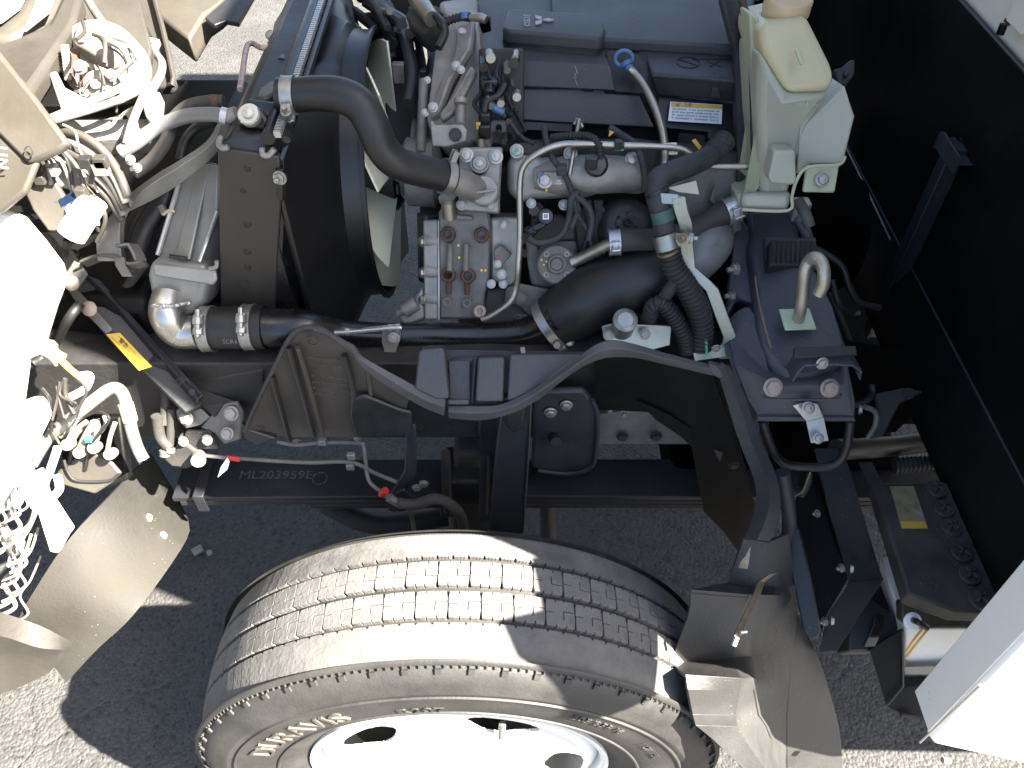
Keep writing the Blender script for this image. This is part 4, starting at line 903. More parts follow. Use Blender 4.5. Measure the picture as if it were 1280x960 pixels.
O('top_guard', MB().slab([(398, -12, 1.45), (452, 34, 1.28), (448, 36, 1.26), (401, 32, 1.28)], .004), 'shroud_plastic', fs_, bev=.001)
fan = T('cooling_fan', 'pale green white plastic fan blades showing behind the shroud', 'fan', (-.19, Yc, Zc))
O('hub', MB().rev([(-.03, .07), (.03, .07), (.04, .05), (.05, 0)], (-.22, Yc, Zc), (1, 0, 0), 40), 'black_plastic', fan)
for k in range(9):
    a = R(22 + 40 * k); m = MB(); rws = []
    for i in range(7):
        r_ = .065 + (.197 - .065) * i / 6; row = []
        for j in range(5):
            t = (j / 4 - .5); aa = a + t * (.44 + .1 * i / 6) ; row.append(V((-.214 + .056 * t * (1.0 - .2 * i / 6) + .0, Yc + r_ * math.cos(aa), Zc + r_ * math.sin(aa))))
        rws.append(row)
    m.sheet(rws, .0035); O('fan_blade', m, 'fan_plastic', fan, bev=.001)
# belts and pulleys between fan and engine
bp_ = T('pulley_set', 'dark ribbed belt pulleys in the gap between fan and engine', 'pulleys', (-.13, 1.12, .95))
for i, (y, z, r_) in enumerate(((1.10, .99, .055), (1.16, .87, .07), (1.2, 1.03, .04))):
    O('pulley', MB().rev([(0, r_ * .8), (0, r_)] + [(.004 + .0045 * j, r_ - (.003 if j % 2 else 0)) for j in range(8)] + [(.04, r_), (.04, r_ * .4), (.03, .01)], (-.15, y, z), (1, 0, 0), 48), 'dull_casting' if i != 1 else 'black_plastic', bp_)
O('drive_belt', MB().ring((-.13, 1.13, .93), (1, 0, 0), .092, .097, .022, 48), 'rubber', bp_)
al = MB().cyl(P(508, 225, 1.05), P(508, 262, 1.0), .02)
O('alternator', MB().rev([(0, .035), (.01, .05), (.05, .052), (.06, .04), (.065, 0)], P(502, 215, 1.05), (1, 0, 0), 40), 'dull_casting', bp_)
sl_ = MB()
for k in range(12): sl_.box(P(497 + (k % 4) * 6, 205 + (k // 4) * 16, 1.01), (.0015, .004, .006))
O('cooling_slot', sl_, 'ink', bp_, kind='stuff')
hose('idler_arm', [(530, 100, 1.12), (528, 140, 1.08), (526, 190, 1.03)], 6, 'dull_casting', bp_); hose('dark_cable', [(475, 5, 1.4), (500, 35, 1.3), (512, 70, 1.2), (515, 100, 1.15), (510, 130, 1.1)], 8, 'rubber', bp_)
hose('dark_cable', [(450, -6, 1.45), (478, 2, 1.42), (495, 30, 1.35), (528, 46, 1.28)], 9, 'rubber', bp_); hose('dark_cable', [(545, 20, 1.18), (553, 30, 1.16), (556, 42, 1.15), (548, 60, 1.13)], 5, 'rubber', bp_)
hose('ribbed_wire', [(548, 32, 1.16), (563, 25, 1.17), (578, 21, 1.17), (588, 22, 1.165)], 5, 'ribbed_rubber', bp_, corr=(.005, .0008)); O('blue_tie', MB().cyl(P(581, 16, 1.17), P(582, 24, 1.165), .007), 'blue_plastic', bp_)
hose('metal_sensor', [(588, 22, 1.165), (600, 22, 1.16), (608, 25, 1.155)], [4.5, 5.5, 5], 'brushed_tube', bp_)
O('back_bracket', MB().slab([(470, 60, 1.3), (530, 60, 1.3), (530, 150, 1.2), (500, 200, 1.1), (492, 200, 1.12)], .02), 'dark_casting', bp_, bev=.005)
# upper radiator hose
uh = T('upper_radiator_hose', 'thick glossy black S bent rubber hose from radiator to engine', 'hose', P(450, 140, .93))
uhp = [(346, 118, .925), (365, 119, .925), (395, 117, .925), (425, 119, .922), (450, 132, .915), (466, 158, .905), (478, 185, .90), (497, 204, .90), (525, 213, .91), (566, 223, .925)]
hose('rubber_hose', uhp, [20, 21, 21.5, 22, 22, 21.5, 21, 20.5, 20, 19], 'rubber', uh, n=28, sub=10)
p = P(362, 119, .925); clamp(uh, p, (1, 0, 0), px(p, 21.5), .013, up=V((0, -1, -.55)), kind='tbolt')
p = P(558, 221, .922); clamp(uh, p, P(566, 223, .925) - P(540, 217, .915), px(p, 20), .010, up=V((-.2, 0, 1)), kind='spring')
# white arrow stencil on the hose is not readable in the photo: left bare

# ================================================================ INTERCOOLER, COUPLING, CHARGE PIPE
ic = T('intercooler', 'dusty silver aluminium intercooler end with welded elbow left of the radiator', 'intercooler', P(230, 330, .87))
O('core_face', MB().slab([(232, 205, 1.0), (272, 205, .97), (272, 262, .93), (248, 328, .88), (197, 320, .90)], .05), 'radiator_metal', ic, bev=.003)
O('center_band', MB().slab([(247, 205, .985), (262, 205, .975), (236, 324, .878), (219, 321, .885)], .004), 'radiator_metal', ic, bev=.0015)
O('edge_rail', MB().tube(UT([(231, 205, .995), (197, 319, .895)]), .0035, 8, 1), 'steel_light', ic)
O('edge_rail', MB().tube(UT([(272, 264, .925), (249, 327, .877)]), .003, 8, 1), 'steel_light', ic)
O('dark_core', MB().slab([(272, 205, 1.0), (276, 205, 1.0), (276, 380, .9), (254, 330, .9), (272, 262, .95)], .04), 'black_gloss', ic, bev=.002)
O('label_frame', MB().slab([(252, 213, .976), (262, 213, .972), (259, 227, .96), (249, 227, .964)], .0008), 'white_grime', ic, flat=True)
O('end_tank', MB().slab([(186, 326, .875), (200, 320, .885), (258, 330, .87), (259, 352, .86), (256, 378, .85), (240, 395, .84), (205, 400, .84), (190, 385, .85), (182, 345, .865)], .06), 'radiator_metal', ic, bev=.012, seg=3)
O('header_plate', MB().slab([(190, 333, .865), (193, 329, .868), (255, 336, .862), (269, 337, .86), (271, 350, .852), (266, 357, .85), (192, 345, .858)], .006), 'radiator_metal', ic, bev=.003)
O('slot', MB().tube(UT([(212, 320, .878), (233, 323, .876)]), .003, 8), 'black_gloss', ic)
O('hook_tab', MB().tube(UT([(262, 336, .86), (270, 334, .858), (271, 326, .86)]), .003, 8), 'radiator_metal', ic)
hose('elbow', [(212, 368, .86), (209, 392, .835), (222, 412, .83), (240, 415, .83), (260, 412, .83)], [20, 22, 22, 21.5, 21.5], 'bright_aluminium', ic, n=32, sub=10)
p = P(214, 378, .845); wd = MB(); ax_ = V((.05, -.45, -.75)).normalized(); 
for k in range(40):
    a = R(k * 9); U_ = V((1, 0, 0)); W2 = ax_.cross(U_).normalized(); c = p + (U_ * math.cos(a) + W2 * math.sin(a)) * px(p, 22); wd.rev([(-.003, .001), (0, .004), (.003, .001)], c, (random.random() - .5, random.random() - .5, 1), 6)
O('weld_bead', wd, 'bright_aluminium', ic, kind='stuff')
hose('frame_pipe', [(180, 330, .9), (165, 350, .9), (150, 372, .9)], 6, 'dusty_rubber', ic)

cp = T('coupling_hose', 'short black rubber coupling hose held by two silver clamps', 'hose', P(290, 410, .83))
hose('rubber_sleeve', [(250, 411, .83), (270, 410, .83), (300, 409, .83), (332, 409, .83)], [26, 26.5, 27, 27.5], 'rubber', cp, n=36)
for (u, v) in ((261, 411), (313, 409)):
    p = P(u, v, .83); clamp(cp, p, (1, 0, .02), px(p, 27.3), .014, up=V((0, -.75, .9)), kind='tbolt')
p = P(288, 425, .802); text_at('hose_print', 'SCR4', .009, p + V((0, -.004, 0)), (1, 0, -.05), (0, .55, .83), 'stencil', cp, .0003)
chp = T('charge_air_pipe', 'black painted steel charge pipe curving right under the engine side', 'pipe', P(500, 415, .84))
hose('painted_pipe', [(328, 409, .83), (352, 410, .83), (385, 410, .835), (425, 416, .845), (470, 419, .85), (520, 419, .855), (600, 420, .86), (650, 417, .86), (680, 408, .86), (700, 396, .86)], [24, 24, 23, 18, 16, 16, 16.5, 18, 22, 27], 'black_gloss', chp, n=32, sub=8)
bk_ = O('pipe_bracket', MB().slab([(478, 412, .84), (501, 408, .84), (500, 424, .832), (494, 442, .822), (484, 454, .816), (472, 452, .818), (480, 438, .825), (476, 424, .835)], .004).slab([(436, 412, .842), (500, 404, .845), (500, 410, .84), (437, 418, .838)], .004), 'radiator_metal', chp, bev=.001)
bl(chp, [(492, 423, .825, 6)], .825, NC, mat='radiator_metal'); bl(chp, [(421, 416, .83, 3.5), (434, 415, .83, 3.5), (487, 410, .835, 3.5), (496, 410, .835, 3.5)], .83, NC, mat='zinc')
hose('thin_rod', [(418, 416, .828), (440, 415, .83), (490, 410, .833), (502, 410, .834)], 3, 'steel_light', chp)
ah = T('air_intake_hose', 'fat matt black ribbed rubber air hose rising behind the conduit', 'hose', P(780, 365, .86))
hose('fat_rubber_hose', [(684, 408, .865), (705, 394, .87), (735, 375, .875), (775, 357, .88), (815, 345, .885), (850, 338, .89)], [32, 37, 41, 41, 39, 35], 'rubber', ah, n=36, sub=10)
hose('grey_elbow', [(838, 340, .895), (862, 328, .90), (880, 312, .91), (888, 298, .93), (886, 280, .97)], [30, 30, 30, 29, 26], 'grey_pipe_plastic', ah, n=32, sub=8)
O('square_mark', MB().slab([(898, 297, .875), (907, 301, .873), (903, 311, .868), (893, 307, .870)], .0006).slab([(899.5, 299.5, .8745), (904.5, 301.5, .8735), (901.5, 308, .8695), (896, 306, .8705)], .0012), 'stencil', ah, flat=True)
p = P(688, 405, .866); clamp(ah, p, P(705, 394, .87) - P(684, 408, .865), px(p, 33), .012, up=V((.2, -1, -.5)), kind='worm')
bl(ah, [(712, 427, .835, 5)], .83, NC, mat='zinc', kind='round')
bl(ah, [(884, 336, .885, 6), (888, 337, .885, 4)], .885, NC, mat='dull_casting', kind='round')
# coolant hose from pump stub to the tank
ch = T('coolant_hose', 'black coolant hose with white spring clamps running to the expansion tank', 'hose', P(840, 290, .9))
hose('rubber_hose', [(762, 304, .895), (785, 300, .895), (820, 299, .90), (850, 294, .91), (880, 280, .925), (905, 266, .935), (930, 258, .94)], [13, 14, 14, 14.5, 14.5, 14.5, 14.5], 'dusty_rubber', ch, n=24)
p = P(768, 303, .895); clamp(ch, p, (1, 0, .08), px(p, 14.5), .014, 'steel_light', kind='spring', up=V((0, -1, .5)))
p = P(914, 263, .937); clamp(ch, p, P(930, 258, .94) - P(895, 272, .93), px(p, 15), .016, 'steel_light', kind='spring', up=V((0, -1, .5)))
# conduit loom
cl = T('conduit_harness', 'thick taped and corrugated black wiring conduit hanging beside the bracket', 'wiring harness', P(840, 330, .82))
hose('taped_trunk', [(905, 178, .98), (885, 196, .95), (860, 208, .92), (838, 216, .90), (823, 226, .89), (822, 245, .875), (828, 272, .86), (833, 300, .845), (838, 318, .835)], [13, 13, 14, 14, 15, 14.5, 13.5, 13, 13], 'tape', cl, n=20)
hose('corrugated_sleeve', [(906, 176, .985), (888, 194, .955)], 13.5, 'ribbed_rubber', cl, corr=(.006, .001), n=20)
hose('green_tape', [(826, 262, .863), (830, 276, .857)], 14.2, 'green_tape', cl, n=20)
hose('corrugated_conduit', [(836, 312, .838), (843, 335, .828), (858, 358, .818), (872, 385, .808), (877, 410, .80), (875, 438, .79)], [13, 13.5, 14, 14.5, 14, 13], 'ribbed_rubber', cl, corr=(.0065, .0013), n=20)
hose('corrugated_conduit', [(812, 400, .82), (816, 384, .815), (828, 380, .812), (842, 395, .805), (855, 418, .795), (860, 440, .788)], [9, 9.5, 10, 10, 10, 9.5], 'ribbed_rubber', cl, corr=(.0055, .0012), n=18)
hose('taped_branch', [(805, 410, .83), (812, 392, .825), (830, 372, .82), (845, 350, .82)], 8, 'tape', cl)
hose('gold_ring', [(834, 313, .834), (835, 316, .833)], 13.8, 'bronze', cl, n=20)
p = P(821, 243, .876)
for dv in (0, 5): hose('thin_tie', [(820 + dv * .4, 238 + dv, .877), (821 + dv * .4, 240 + dv, .876)], 15.2, 'black_gloss', cl, n=20)
# zinc bracket
zb = T('harness_bracket', 'bright zinc plated bent bracket clamping the black conduit', 'bracket', P(875, 350, .83))
m = MB().strap(UT([(835, 247, .865), (848, 247, .86), (851, 262, .855), (857, 280, .85), (858, 305, .845), (861, 335, .835), (880, 352, .825), (890, 362, .82), (902, 395, .805), (912, 420, .795), (905, 448, .785)]),
           [P(835, 243, .865) - P(835, 251, .86)] + [P(852, 255, .86) - P(852, 243, .863) if False else V((.017, .0, .003))] * 9 + [V((.016, 0, 0))], .004)
O('bent_strip', m, 'zinc_blue', zb, bev=.001)
O('top_tab', MB().slab([(820, 243, .865), (826, 241, .865), (848, 243, .86), (850, 256, .855), (822, 255, .858)], .003), 'zinc_blue', zb, bev=.001)
p = P(833, 302, .843); cb = MB().ring(p, P(838, 318, .835) - P(831, 290, .85), px(p, 14.5), px(p, 16), .02, 32)
O('clamp_band', cb, 'zinc_blue', zb); bl(zb, [(862, 297, .835, 6)], .835, (1, -.3, .1), mat='zinc', kind='nut')
O('band_ear', MB().slab([(845, 292, .835), (858, 292, .838), (858, 306, .832), (845, 310, .83)], .003), 'zinc_blue', zb, bev=.0005)
bl(zb, [(852, 298, .832, 5)], .83, NC, mat='bronze', kind='nut')
O('lower_foot', MB().slab([(866, 440, .785), (900, 432, .79), (912, 418, .795), (908, 446, .782), (868, 452, .778)], .004), 'zinc_blue', zb, bev=.001); bl(zb, [(895, 435, .78, 4.5)], .78, NF, mat='zinc'); O('paint_streak', MB().slab([(881, 424, .783), (884, 424, .783), (885, 445, .775), (882, 445, .775)], .0008), 'green_mark', zb, flat=True)
vs2 = T('solenoid_valve', 'round zinc valve on a plated plate above the arch cover', 'valve', P(780, 400, .8))
p = P(781, 402, .785)
O('canister', MB().rev([(-.03, .0155), (-.004, .016), (0, .0165), (.006, .0165), (.008, .013), (.0085, .0115), (.007, .0105), (.0068, 0)], p, (0, -.45, .9), 32), 'zinc_blue', vs2)
O('mount_plate', MB().slab([(752, 408, .80), (765, 405, .80), (840, 407, .80), (838, 432, .785), (790, 445, .78), (755, 424, .79)], .005), 'zinc_blue', vs2, bev=.0015)
bl(vs2, [(761, 419, .785, 5.5), (806, 418, .785, 5.5)], .785, NC, mat='radiator_metal')

# ---- more small ironwork and cables that fill the engine bay
mc = T('fitting_cluster', 'small dark fittings and cables crowded between the timing case and the cover', 'fittings', P(635, 100, 1.1))
rnd = random.Random(3)
for k in range(16):
    u = rnd.uniform(604, 650); v = rnd.uniform(62, 178); y = 1.085 - (v - 60) * .0006
    O('fitting', MB().cyl(P(u, v, y), P(u + rnd.uniform(-3, 3), v + rnd.uniform(4, 10), y - .02), rnd.uniform(.003, .007), n=rnd.choice((6, 12))), rnd.choice(('dull_casting', 'dark_casting', 'black_gloss', 'zinc')), mc)
for k in range(7):
    u = rnd.uniform(602, 640); v = rnd.uniform(62, 120)
    hose('cable', [(u, v, 1.08), (u + rnd.uniform(-8, 14), v + 22, 1.065), (u + rnd.uniform(-10, 14), v + 45, 1.05), (u + rnd.uniform(0, 20), v + 64, 1.03)], rnd.uniform(1.8, 3.6), rnd.choice(('rubber', 'tape', 'black_gloss')), mc, n=8)
fc2 = T('cable_cluster', 'dark cables and brackets packed above the cooling fan at the top edge', 'fittings', P(520, 60, 1.25))
for k in range(16):
    u = rnd.uniform(440, 520); v = rnd.uniform(-8, 40)
    hose('cable', [(u, v, 1.36), (u + rnd.uniform(10, 30), v + rnd.uniform(5, 25), 1.3), (u + rnd.uniform(20, 50), v + rnd.uniform(20, 60), 1.24)], rnd.uniform(2.5, 7), rnd.choice(('rubber', 'tape', 'dark_casting', 'black_gloss', 'dull_casting')), fc2, n=10)
for k in range(12):
    u = rnd.uniform(498, 535); v = rnd.uniform(70, 250); y = 1.2 - (v - 70) * .0009
    O('bracket_piece', MB().box(P(u, v, y), (rnd.uniform(.005, .014), .006, rnd.uniform(.006, .02)), None), rnd.choice(('dark_casting', 'black_plastic', 'dull_casting', 'black_gloss')), fc2, bev=.002)
lcl = T('plug_cluster', 'grimy brackets and plugs low on the engine beside the fuel pump', 'fittings', P(680, 370, .9))
for k in range(14):
    u = rnd.uniform(655, 760); v = rnd.uniform(255, 375); y = .985 - (v - 255) * .0006
    O('grimy_piece', MB().cyl(P(u, v, y), P(u + rnd.uniform(-8, 8), v + rnd.uniform(3, 10), y - .012), rnd.uniform(.004, .011), n=rnd.choice((6, 14))), rnd.choice(('dull_casting', 'dark_casting', 'dark_casting')), lcl)
for k in range(5):
    u = rnd.uniform(726, 760); hose('loose_wire', [(u, 250, .96), (u + rnd.uniform(-8, 8), 285, .945), (u + rnd.uniform(-8, 8), 320, .93), (u - 12, 352, .91)], rnd.uniform(2, 4), 'tape', lcl, n=8)
# ================================================================ EXPANSION TANK
et = T('expansion_tank', 'translucent cream coolant tank with round cap standing in front of the black panel', 'coolant tank', (.33, 1.0, 1.0))
def tslab(name, pts, t, mat, bev, y=None, dir=(0, 1, -.25), seg=4, parent=None):
    return O(name, MB().slab(pts, t, y, dir=dir), mat, parent or et, bev=bev, seg=seg)
tslab('upper_body', [(952, 30, 1.0), (1008, 18, 1.01), (1045, 92, .955), (1040, 116, .945), (984, 118, .945), (950, 62, .985)], .13, 'tank_upper', .016)
tslab('lower_body', [(950, 60, .985), (984, 116, .948), (1040, 112, .952), (1034, 128, .95), (1010, 160, .95), (998, 195, .94), (990, 232, .92), (984, 252, .91), (950, 254, .92), (946, 150, .96)], .12, 'tank_lower', .017)
tslab('side_bulge', [(1030, 112, .985), (1052, 103, .99), (1056, 110, .975), (1069, 146, .95), (1055, 202, .93), (1048, 206, .93), (1012, 206, .94), (996, 220, .935), (1000, 160, .955)], .11, 'tank_lower', .017)
tslab('small_bulge', [(968, 188, .918), (994, 188, .918), (996, 228, .9), (990, 232, .9), (964, 230, .9), (961, 222, .902)], .03, 'tank_lower', .008)
tslab('seam_flange', [(936, 14, 1.045), (948, 20, 1.035), (952, 150, .965), (950, 235, .93), (930, 262, .92), (924, 262, .92), (922, 245, .93), (940, 236, .94), (944, 150, .975)], .05, 'tank_seam', .004, seg=2)
O('seam_bead', MB().tube(UT([(928, 262, .905), (985, 263, .895), (990, 245, .9), (996, 225, .905), (1010, 209, .91), (1048, 206, .915), (1056, 196, .925)]), .0022, 8, 4), 'tank_seam', et)
O('foot', MB().slab([(926, 244, .915), (990, 240, .91), (986, 264, .897), (926, 263, .91)], .06), 'tank_lower', et, bev=.008, seg=3)
cp0 = P(978, 26, 1.045); CAXS = V((.02, -.12, 1)).normalized(); rr = px(cp0, 29)
O('neck', MB().rev([(-.03, rr * .95), (-.006, rr * .98), (-.004, rr * 1.03), (.002, rr * 1.03), (.003, rr * .96), (.012, rr * .95)], cp0, CAXS, 48), 'cap_orange', et)
O('cap', MB().rev([(.012, rr * .92), (.013, rr * 1.0), (.03, rr * 1.0), (.034, rr * .95), (.035, 0)], cp0, CAXS, 48), 'cap_orange', et, bev=.0005)
lu = V((1, 0, .02)); a = P(998, 132, .944)
text_at('level_mark', '—  MIN  —', .0085, P(1002, 131, .9405), (1, 0, 0), (0, .2, 1), 'tank_seam', et, .0004)
O('highlight_rib', MB().tube(UT([(996, 62, .962), (1003, 80, .951)]), .0035, 8), 'tank_seam', et)
tf = O('mount_tab', MB().slab([(1009, 206, .925), (1050, 206, .925), (1044, 241, .905), (1004, 240, .905)], .008), 'tank_seam', et, bev=.003)
p = P(1027, 225, .91); O('washer', MB().rev([(0, .0095), (.002, .0095)], p, NC, 24), 'zinc', tf); bolt(tf, p + NC * .002, NC, px(p, 6.5), 'zinc')
wst = T('tank_bracket_post', 'black post and side frame carrying the expansion tank', 'bracket', P(935, 260, .97))
O('post', MB().slab([(900, -10, 1.17), (930, -10, 1.16), (945, 30, 1.10), (948, 236, .97), (922, 262, .95), (918, 60, 1.085)], .03), 'frame_paint', wst, bev=.004)
O('edge_seal', MB().tube(UT([(920, -10, 1.14), (940, 32, 1.06), (945, 140, .985), (946, 232, .945)]), .0035, 8, 2), 'rust', wst)
O('edge_seal', MB().tube(UT([(914, -10, 1.15), (934, 34, 1.07), (940, 140, .99), (941, 234, .95)]), .003, 8, 2), 'black_plastic', wst)
bp2 = T('bumper_pad', 'small black rubber bump pad sticking out right of the coolant tank', 'rubber pad', P(1055, 90, 1.05))
O('pad', MB().slab([(1042, 86, 1.03), (1052, 84, 1.03), (1064, 74, 1.035), (1069, 73, 1.035), (1069, 92, 1.02), (1058, 108, 1.01), (1048, 104, 1.01)], .02), 'rubber', bp2, bev=.003); O('pad_face', MB().slab([(1056, 84, 1.02), (1062, 82, 1.02), (1061, 92, 1.01), (1055, 95, 1.01)], .008), 'tape', bp2, bev=.002)
# dark gearbox and rear cab crossmember filling the space behind
gb = T('gearbox', 'black shadowed gearbox and bell housing between the frame rails', 'gearbox', (.55, 1.2, .6))
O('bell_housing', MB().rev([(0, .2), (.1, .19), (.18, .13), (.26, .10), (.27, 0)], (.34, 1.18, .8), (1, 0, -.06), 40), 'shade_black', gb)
O('ground_shade_plate', MB().box((.86, 1.5, .3), (.2, .35, .02)), 'shade_black', gb)  # added black plate, puts shade over the pale ground gap
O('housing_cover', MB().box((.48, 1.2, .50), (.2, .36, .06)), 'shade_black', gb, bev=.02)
for (u, v) in ((1050, 275), (1052, 258)): hose('shift_lever', [(u - 55, v - 8, .97), (u - 45, v + 10, .95), (u - 40, v + 25, .94)], 7, 'dull_casting', gb)
hose('black_line', [(1010, 305, .95), (1050, 330, .93), (1062, 360, .91), (1075, 378, .90), (1100, 385, .90)], 4, 'rubber', gb); hose('black_line', [(1040, 350, .9), (1048, 378, .88), (1064, 392, .88), (1075, 392, .88)], 4, 'rubber', gb)
O('connector', MB().box(P(1000, 262, .97), (.012, .01, .016)).box(P(1003, 275, .96), (.008, .008, .012)), 'steel_light', gb, bev=.003)
bw = T('rear_cab_crossmember', 'unlit black crossmember spanning the truck behind the engine', 'crossmember', (.52, 1.6, .7))
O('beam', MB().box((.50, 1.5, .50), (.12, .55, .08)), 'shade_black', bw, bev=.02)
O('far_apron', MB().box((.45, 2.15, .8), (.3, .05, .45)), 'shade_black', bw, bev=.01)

# ================================================================ CAB MOUNT
cm = T('cab_mount', 'dark painted pressed steel cab mount beam with rubber pad on top', 'cab mount', (.33, .82, .7))
O('pressed_beam', MB().slab([(930, 262, 1.0), (1000, 258, .99), (1002, 300, .92), (1030, 350, .84), (1044, 380, .80), (1060, 440, .735), (1050, 462, .73), (1010, 474, .725), (985, 478, .722), (966, 462, .735), (956, 430, .76), (948, 400, .79), (942, 330, .87), (932, 300, .93)], .10, dir=(0, .35, -1)), 'mount_paint', cm, bev=.012, seg=3)
O('edge_line', MB().tube(UT([(944, 345, .848), (948, 375, .812), (958, 415, .770), (964, 436, .748)]), .0014, 6, 3), 'bronze', cm)
O('side_web', MB().slab([(926, 268, .99), (944, 300, .93), (946, 380, .83), (920, 372, .85), (905, 402, .83), (910, 340, .89), (918, 300, .93)], .02), 'mount_paint', cm, bev=.004)
O('flared_skirt', MB().sheet([[P(905, 405, .82), P(930, 385, .825), P(950, 400, .80)], [P(905, 430, .79), P(928, 425, .785), P(955, 440, .76)], [P(915, 460, .76), P(935, 455, .755), P(962, 470, .735)], [P(922, 480, .74), P(945, 478, .735), P(985, 482, .715)]], .006, 4), 'mount_paint', cm)
fp2 = O('face_plate', MB().slab([(916, 455, .75), (935, 465, .735), (965, 480, .72), (1052, 478, .715), (1056, 430, .76), (1068, 500, .70), (1070, 523, .695), (947, 523, .70), (934, 500, .72)], .05, dir=(0, 1, .1)), 'mount_paint', cm, bev=.003)
O('face_rib', MB().tube(UT([(955, 495, .702), (965, 499, .70), (1042, 499, .697), (1050, 493, .699)]), .002, 8, 3), 'mount_paint', fp2)
O('side_flange', MB().slab([(944, 524, .70), (950, 528, .70), (945, 545, .69), (948, 590, .66), (938, 560, .685), (938, 530, .705)], .03), 'mount_paint', cm, bev=.002)
O('front_lip', MB().slab([(946, 522, .698), (1068, 522, .693), (1070, 527, .692), (946, 527, .697)], .03, dir=(0, 1, 0)), 'mount_paint', cm, bev=.001)
for (u, v) in ((966, 484), (1037, 485)):
    p = P(u, v, .706); bolt(cm, p, (0, -.8, .6), px(p, 9.5), 'rusty_bolt')
bl(cm, [(920, 337, .87, 7), (915, 370, .85, 6)], .86, (-1, -.3, .2), mat='zinc', kind='nut'); bl(cm, [(934, 392, .825, 7)], .82, (-.3, -.8, .5), mat='mount_paint', kind='round'); bl(cm, [(1074, 512, .72, 5)], .7, (1, -.4, .3), mat='zinc')
bl(cm, [(1025, 402 + 74, .71, 0.01)], .71)
rpd = O('rubber_pad', MB().slab([(962, 300, .905), (1019, 300, .905), (1019, 331, .865), (962, 331, .865)], .03, dir=(0, .35, -1)), 'ribbed_rubber', cm, bev=.003)
rb = MB()
for k in range(9):
    u = 966 + k * 6; rb.tube(UT([(u, 302, .903), (u, 329, .864)]), .0018, 6, 1)
O('pad_rib', rb, 'ribbed_rubber', rpd, kind='stuff')
O('pad_seat', MB().slab([(955, 296, .925), (1021, 296, .925), (1022, 336, .875), (957, 337, .874)], .012, dir=(0, .35, -1)), 'mount_paint', cm, bev=.003)
# striker plate on the front
lp = O('striker_plate', MB().slab([(993, 434, .722), (1070, 432, .722), (1072, 444, .708), (992, 447, .708)], .004, dir=(0, .3, -1)), 'black_plastic', cm, bev=.001)
O('striker_bracket', MB().strap(UT([(987, 468, .712), (995, 455, .715), (1002, 448, .718), (1040, 447, .716), (1062, 448, .715), (1072, 456, .712), (1070, 466, .70)]), V((0, .03, -.004)), .003), 'mount_paint', cm, bev=.0008)
bl(cm, [(1028, 454, .705, 6.5)], .705, (0, -.9, .3), mat='zinc')
hk = T('lifting_hook', 'pale greasy steel hook eye standing on a light green plate', 'hook', P(998, 400, .8))
O('base_plate', MB().slab([(974, 386, .80), (1012, 385, .80), (1021, 411, .768), (982, 412, .768)], .004, dir=(0, .35, -1)), 'green_plate', hk, bev=.001)
hz = hose('bent_rod', [(997, 403, .785), (1001, 385, .78), (1004, 362, .785), (1006, 340, .79), (1011, 327, .795), (1019, 322, .79), (1027, 328, .78), (1030, 342, .77), (1029, 356, .765), (1023, 368, .763)], [7.5, 7.5, 7.5, 7.8, 8, 8, 8, 8, 8, 7.5], 'yellow_zinc', hk, n=20)
wl = MB()
for k in range(14):
    a = k / 14 * 6.283; wl.rev([(-.004, .0005), (0, .0045), (.004, .0005)], P(998, 403, .785) + V((math.cos(a) * .009, math.sin(a) * .007, 0)), (math.sin(k), math.cos(k), 1), 8)
O('weld_collar', wl, 'yellow_zinc', hk)
lp2 = T('loop_bar', 'black round U shaped loop bar below the cab mount', 'loop bar', P(1010, 580, .7))
hose('round_bar', [(953, 526, .70), (960, 548, .692), (970, 570, .683), (985, 581, .678), (1010, 584, .675), (1035, 583, .675), (1050, 575, .678), (1059, 556, .685), (1063, 526, .70)], 5.5, 'black_plastic', lp2, n=16)
zb2 = T('zinc_clip_plate', 'small shiny silver cranked strip bolted under the cab mount', 'bracket', P(1015, 525, .69))
O('cranked_strip', MB().slab([(991, 507, .698), (1011, 502, .70), (1022, 505, .699), (1030, 522, .69), (1008, 527, .688)], .003).slab([(1008, 527, .688), (1030, 522, .69), (1036, 551, .67), (1014, 554, .668)], .003), 'steel_light', zb2, bev=.0006)
bl(zb2, [(1010, 510, .692, 6.5), (1023, 548, .665, 5.5)], .69, NC, mat='zinc')

# ================================================================ SPLASH GUARDS OVER THE WHEEL
fg = T('front_splash_guard', 'brownish ribbed plastic wheel arch liner with blue black top edge on the left', 'splash guard', P(400, 540, .74))
GY = .735
O('liner', MB().sheet([[P(372, 416, .75), P(400, 418, .75), P(440, 440, .745), P(470, 462, .74), P(515, 490, .735)],
                       [P(352, 444, .75), P(385, 450, .752), P(435, 462, .748), P(475, 478, .742), P(512, 496, .738)],
                       [P(328, 494, .745), P(370, 500, .755), P(430, 500, .752), P(470, 500, .745), P(508, 510, .74)],
                       [P(307, 534, .738), P(345, 545, .745), P(400, 546, .75), P(440, 547, .75), P(452, 548, .748)]], .004, 5), 'guard_plastic', fg)
for (a, b, c_) in (((340, 470), (352, 512), (362, 550)), ((361, 434), (378, 490), (393, 545)), ((430, 444), (438, 470), (443, 500))):
    O('liner_groove', MB().tube(UT([(a[0], a[1], .742), (b[0], b[1], .742), (c_[0], c_[1], .737)]), .0042, 8, 4), 'black_plastic', fg)
for (a, b, c_) in (((372, 434), (388, 488), (403, 545)), ((460, 462), (462, 478), (464, 498))):
    O('liner_ridge', MB().tube(UT([(a[0], a[1], .743), (b[0], b[1], .744), (c_[0], c_[1], .741)]), .0035, 8, 4), 'guard_plastic', fg)
for (u, v) in ((390, 426), (323, 536)): O('molded_ring', MB().ring(P(u, v, .741), NF, .0068, .0078, .003, 24), 'guard_plastic', fg)
em_ = MB()
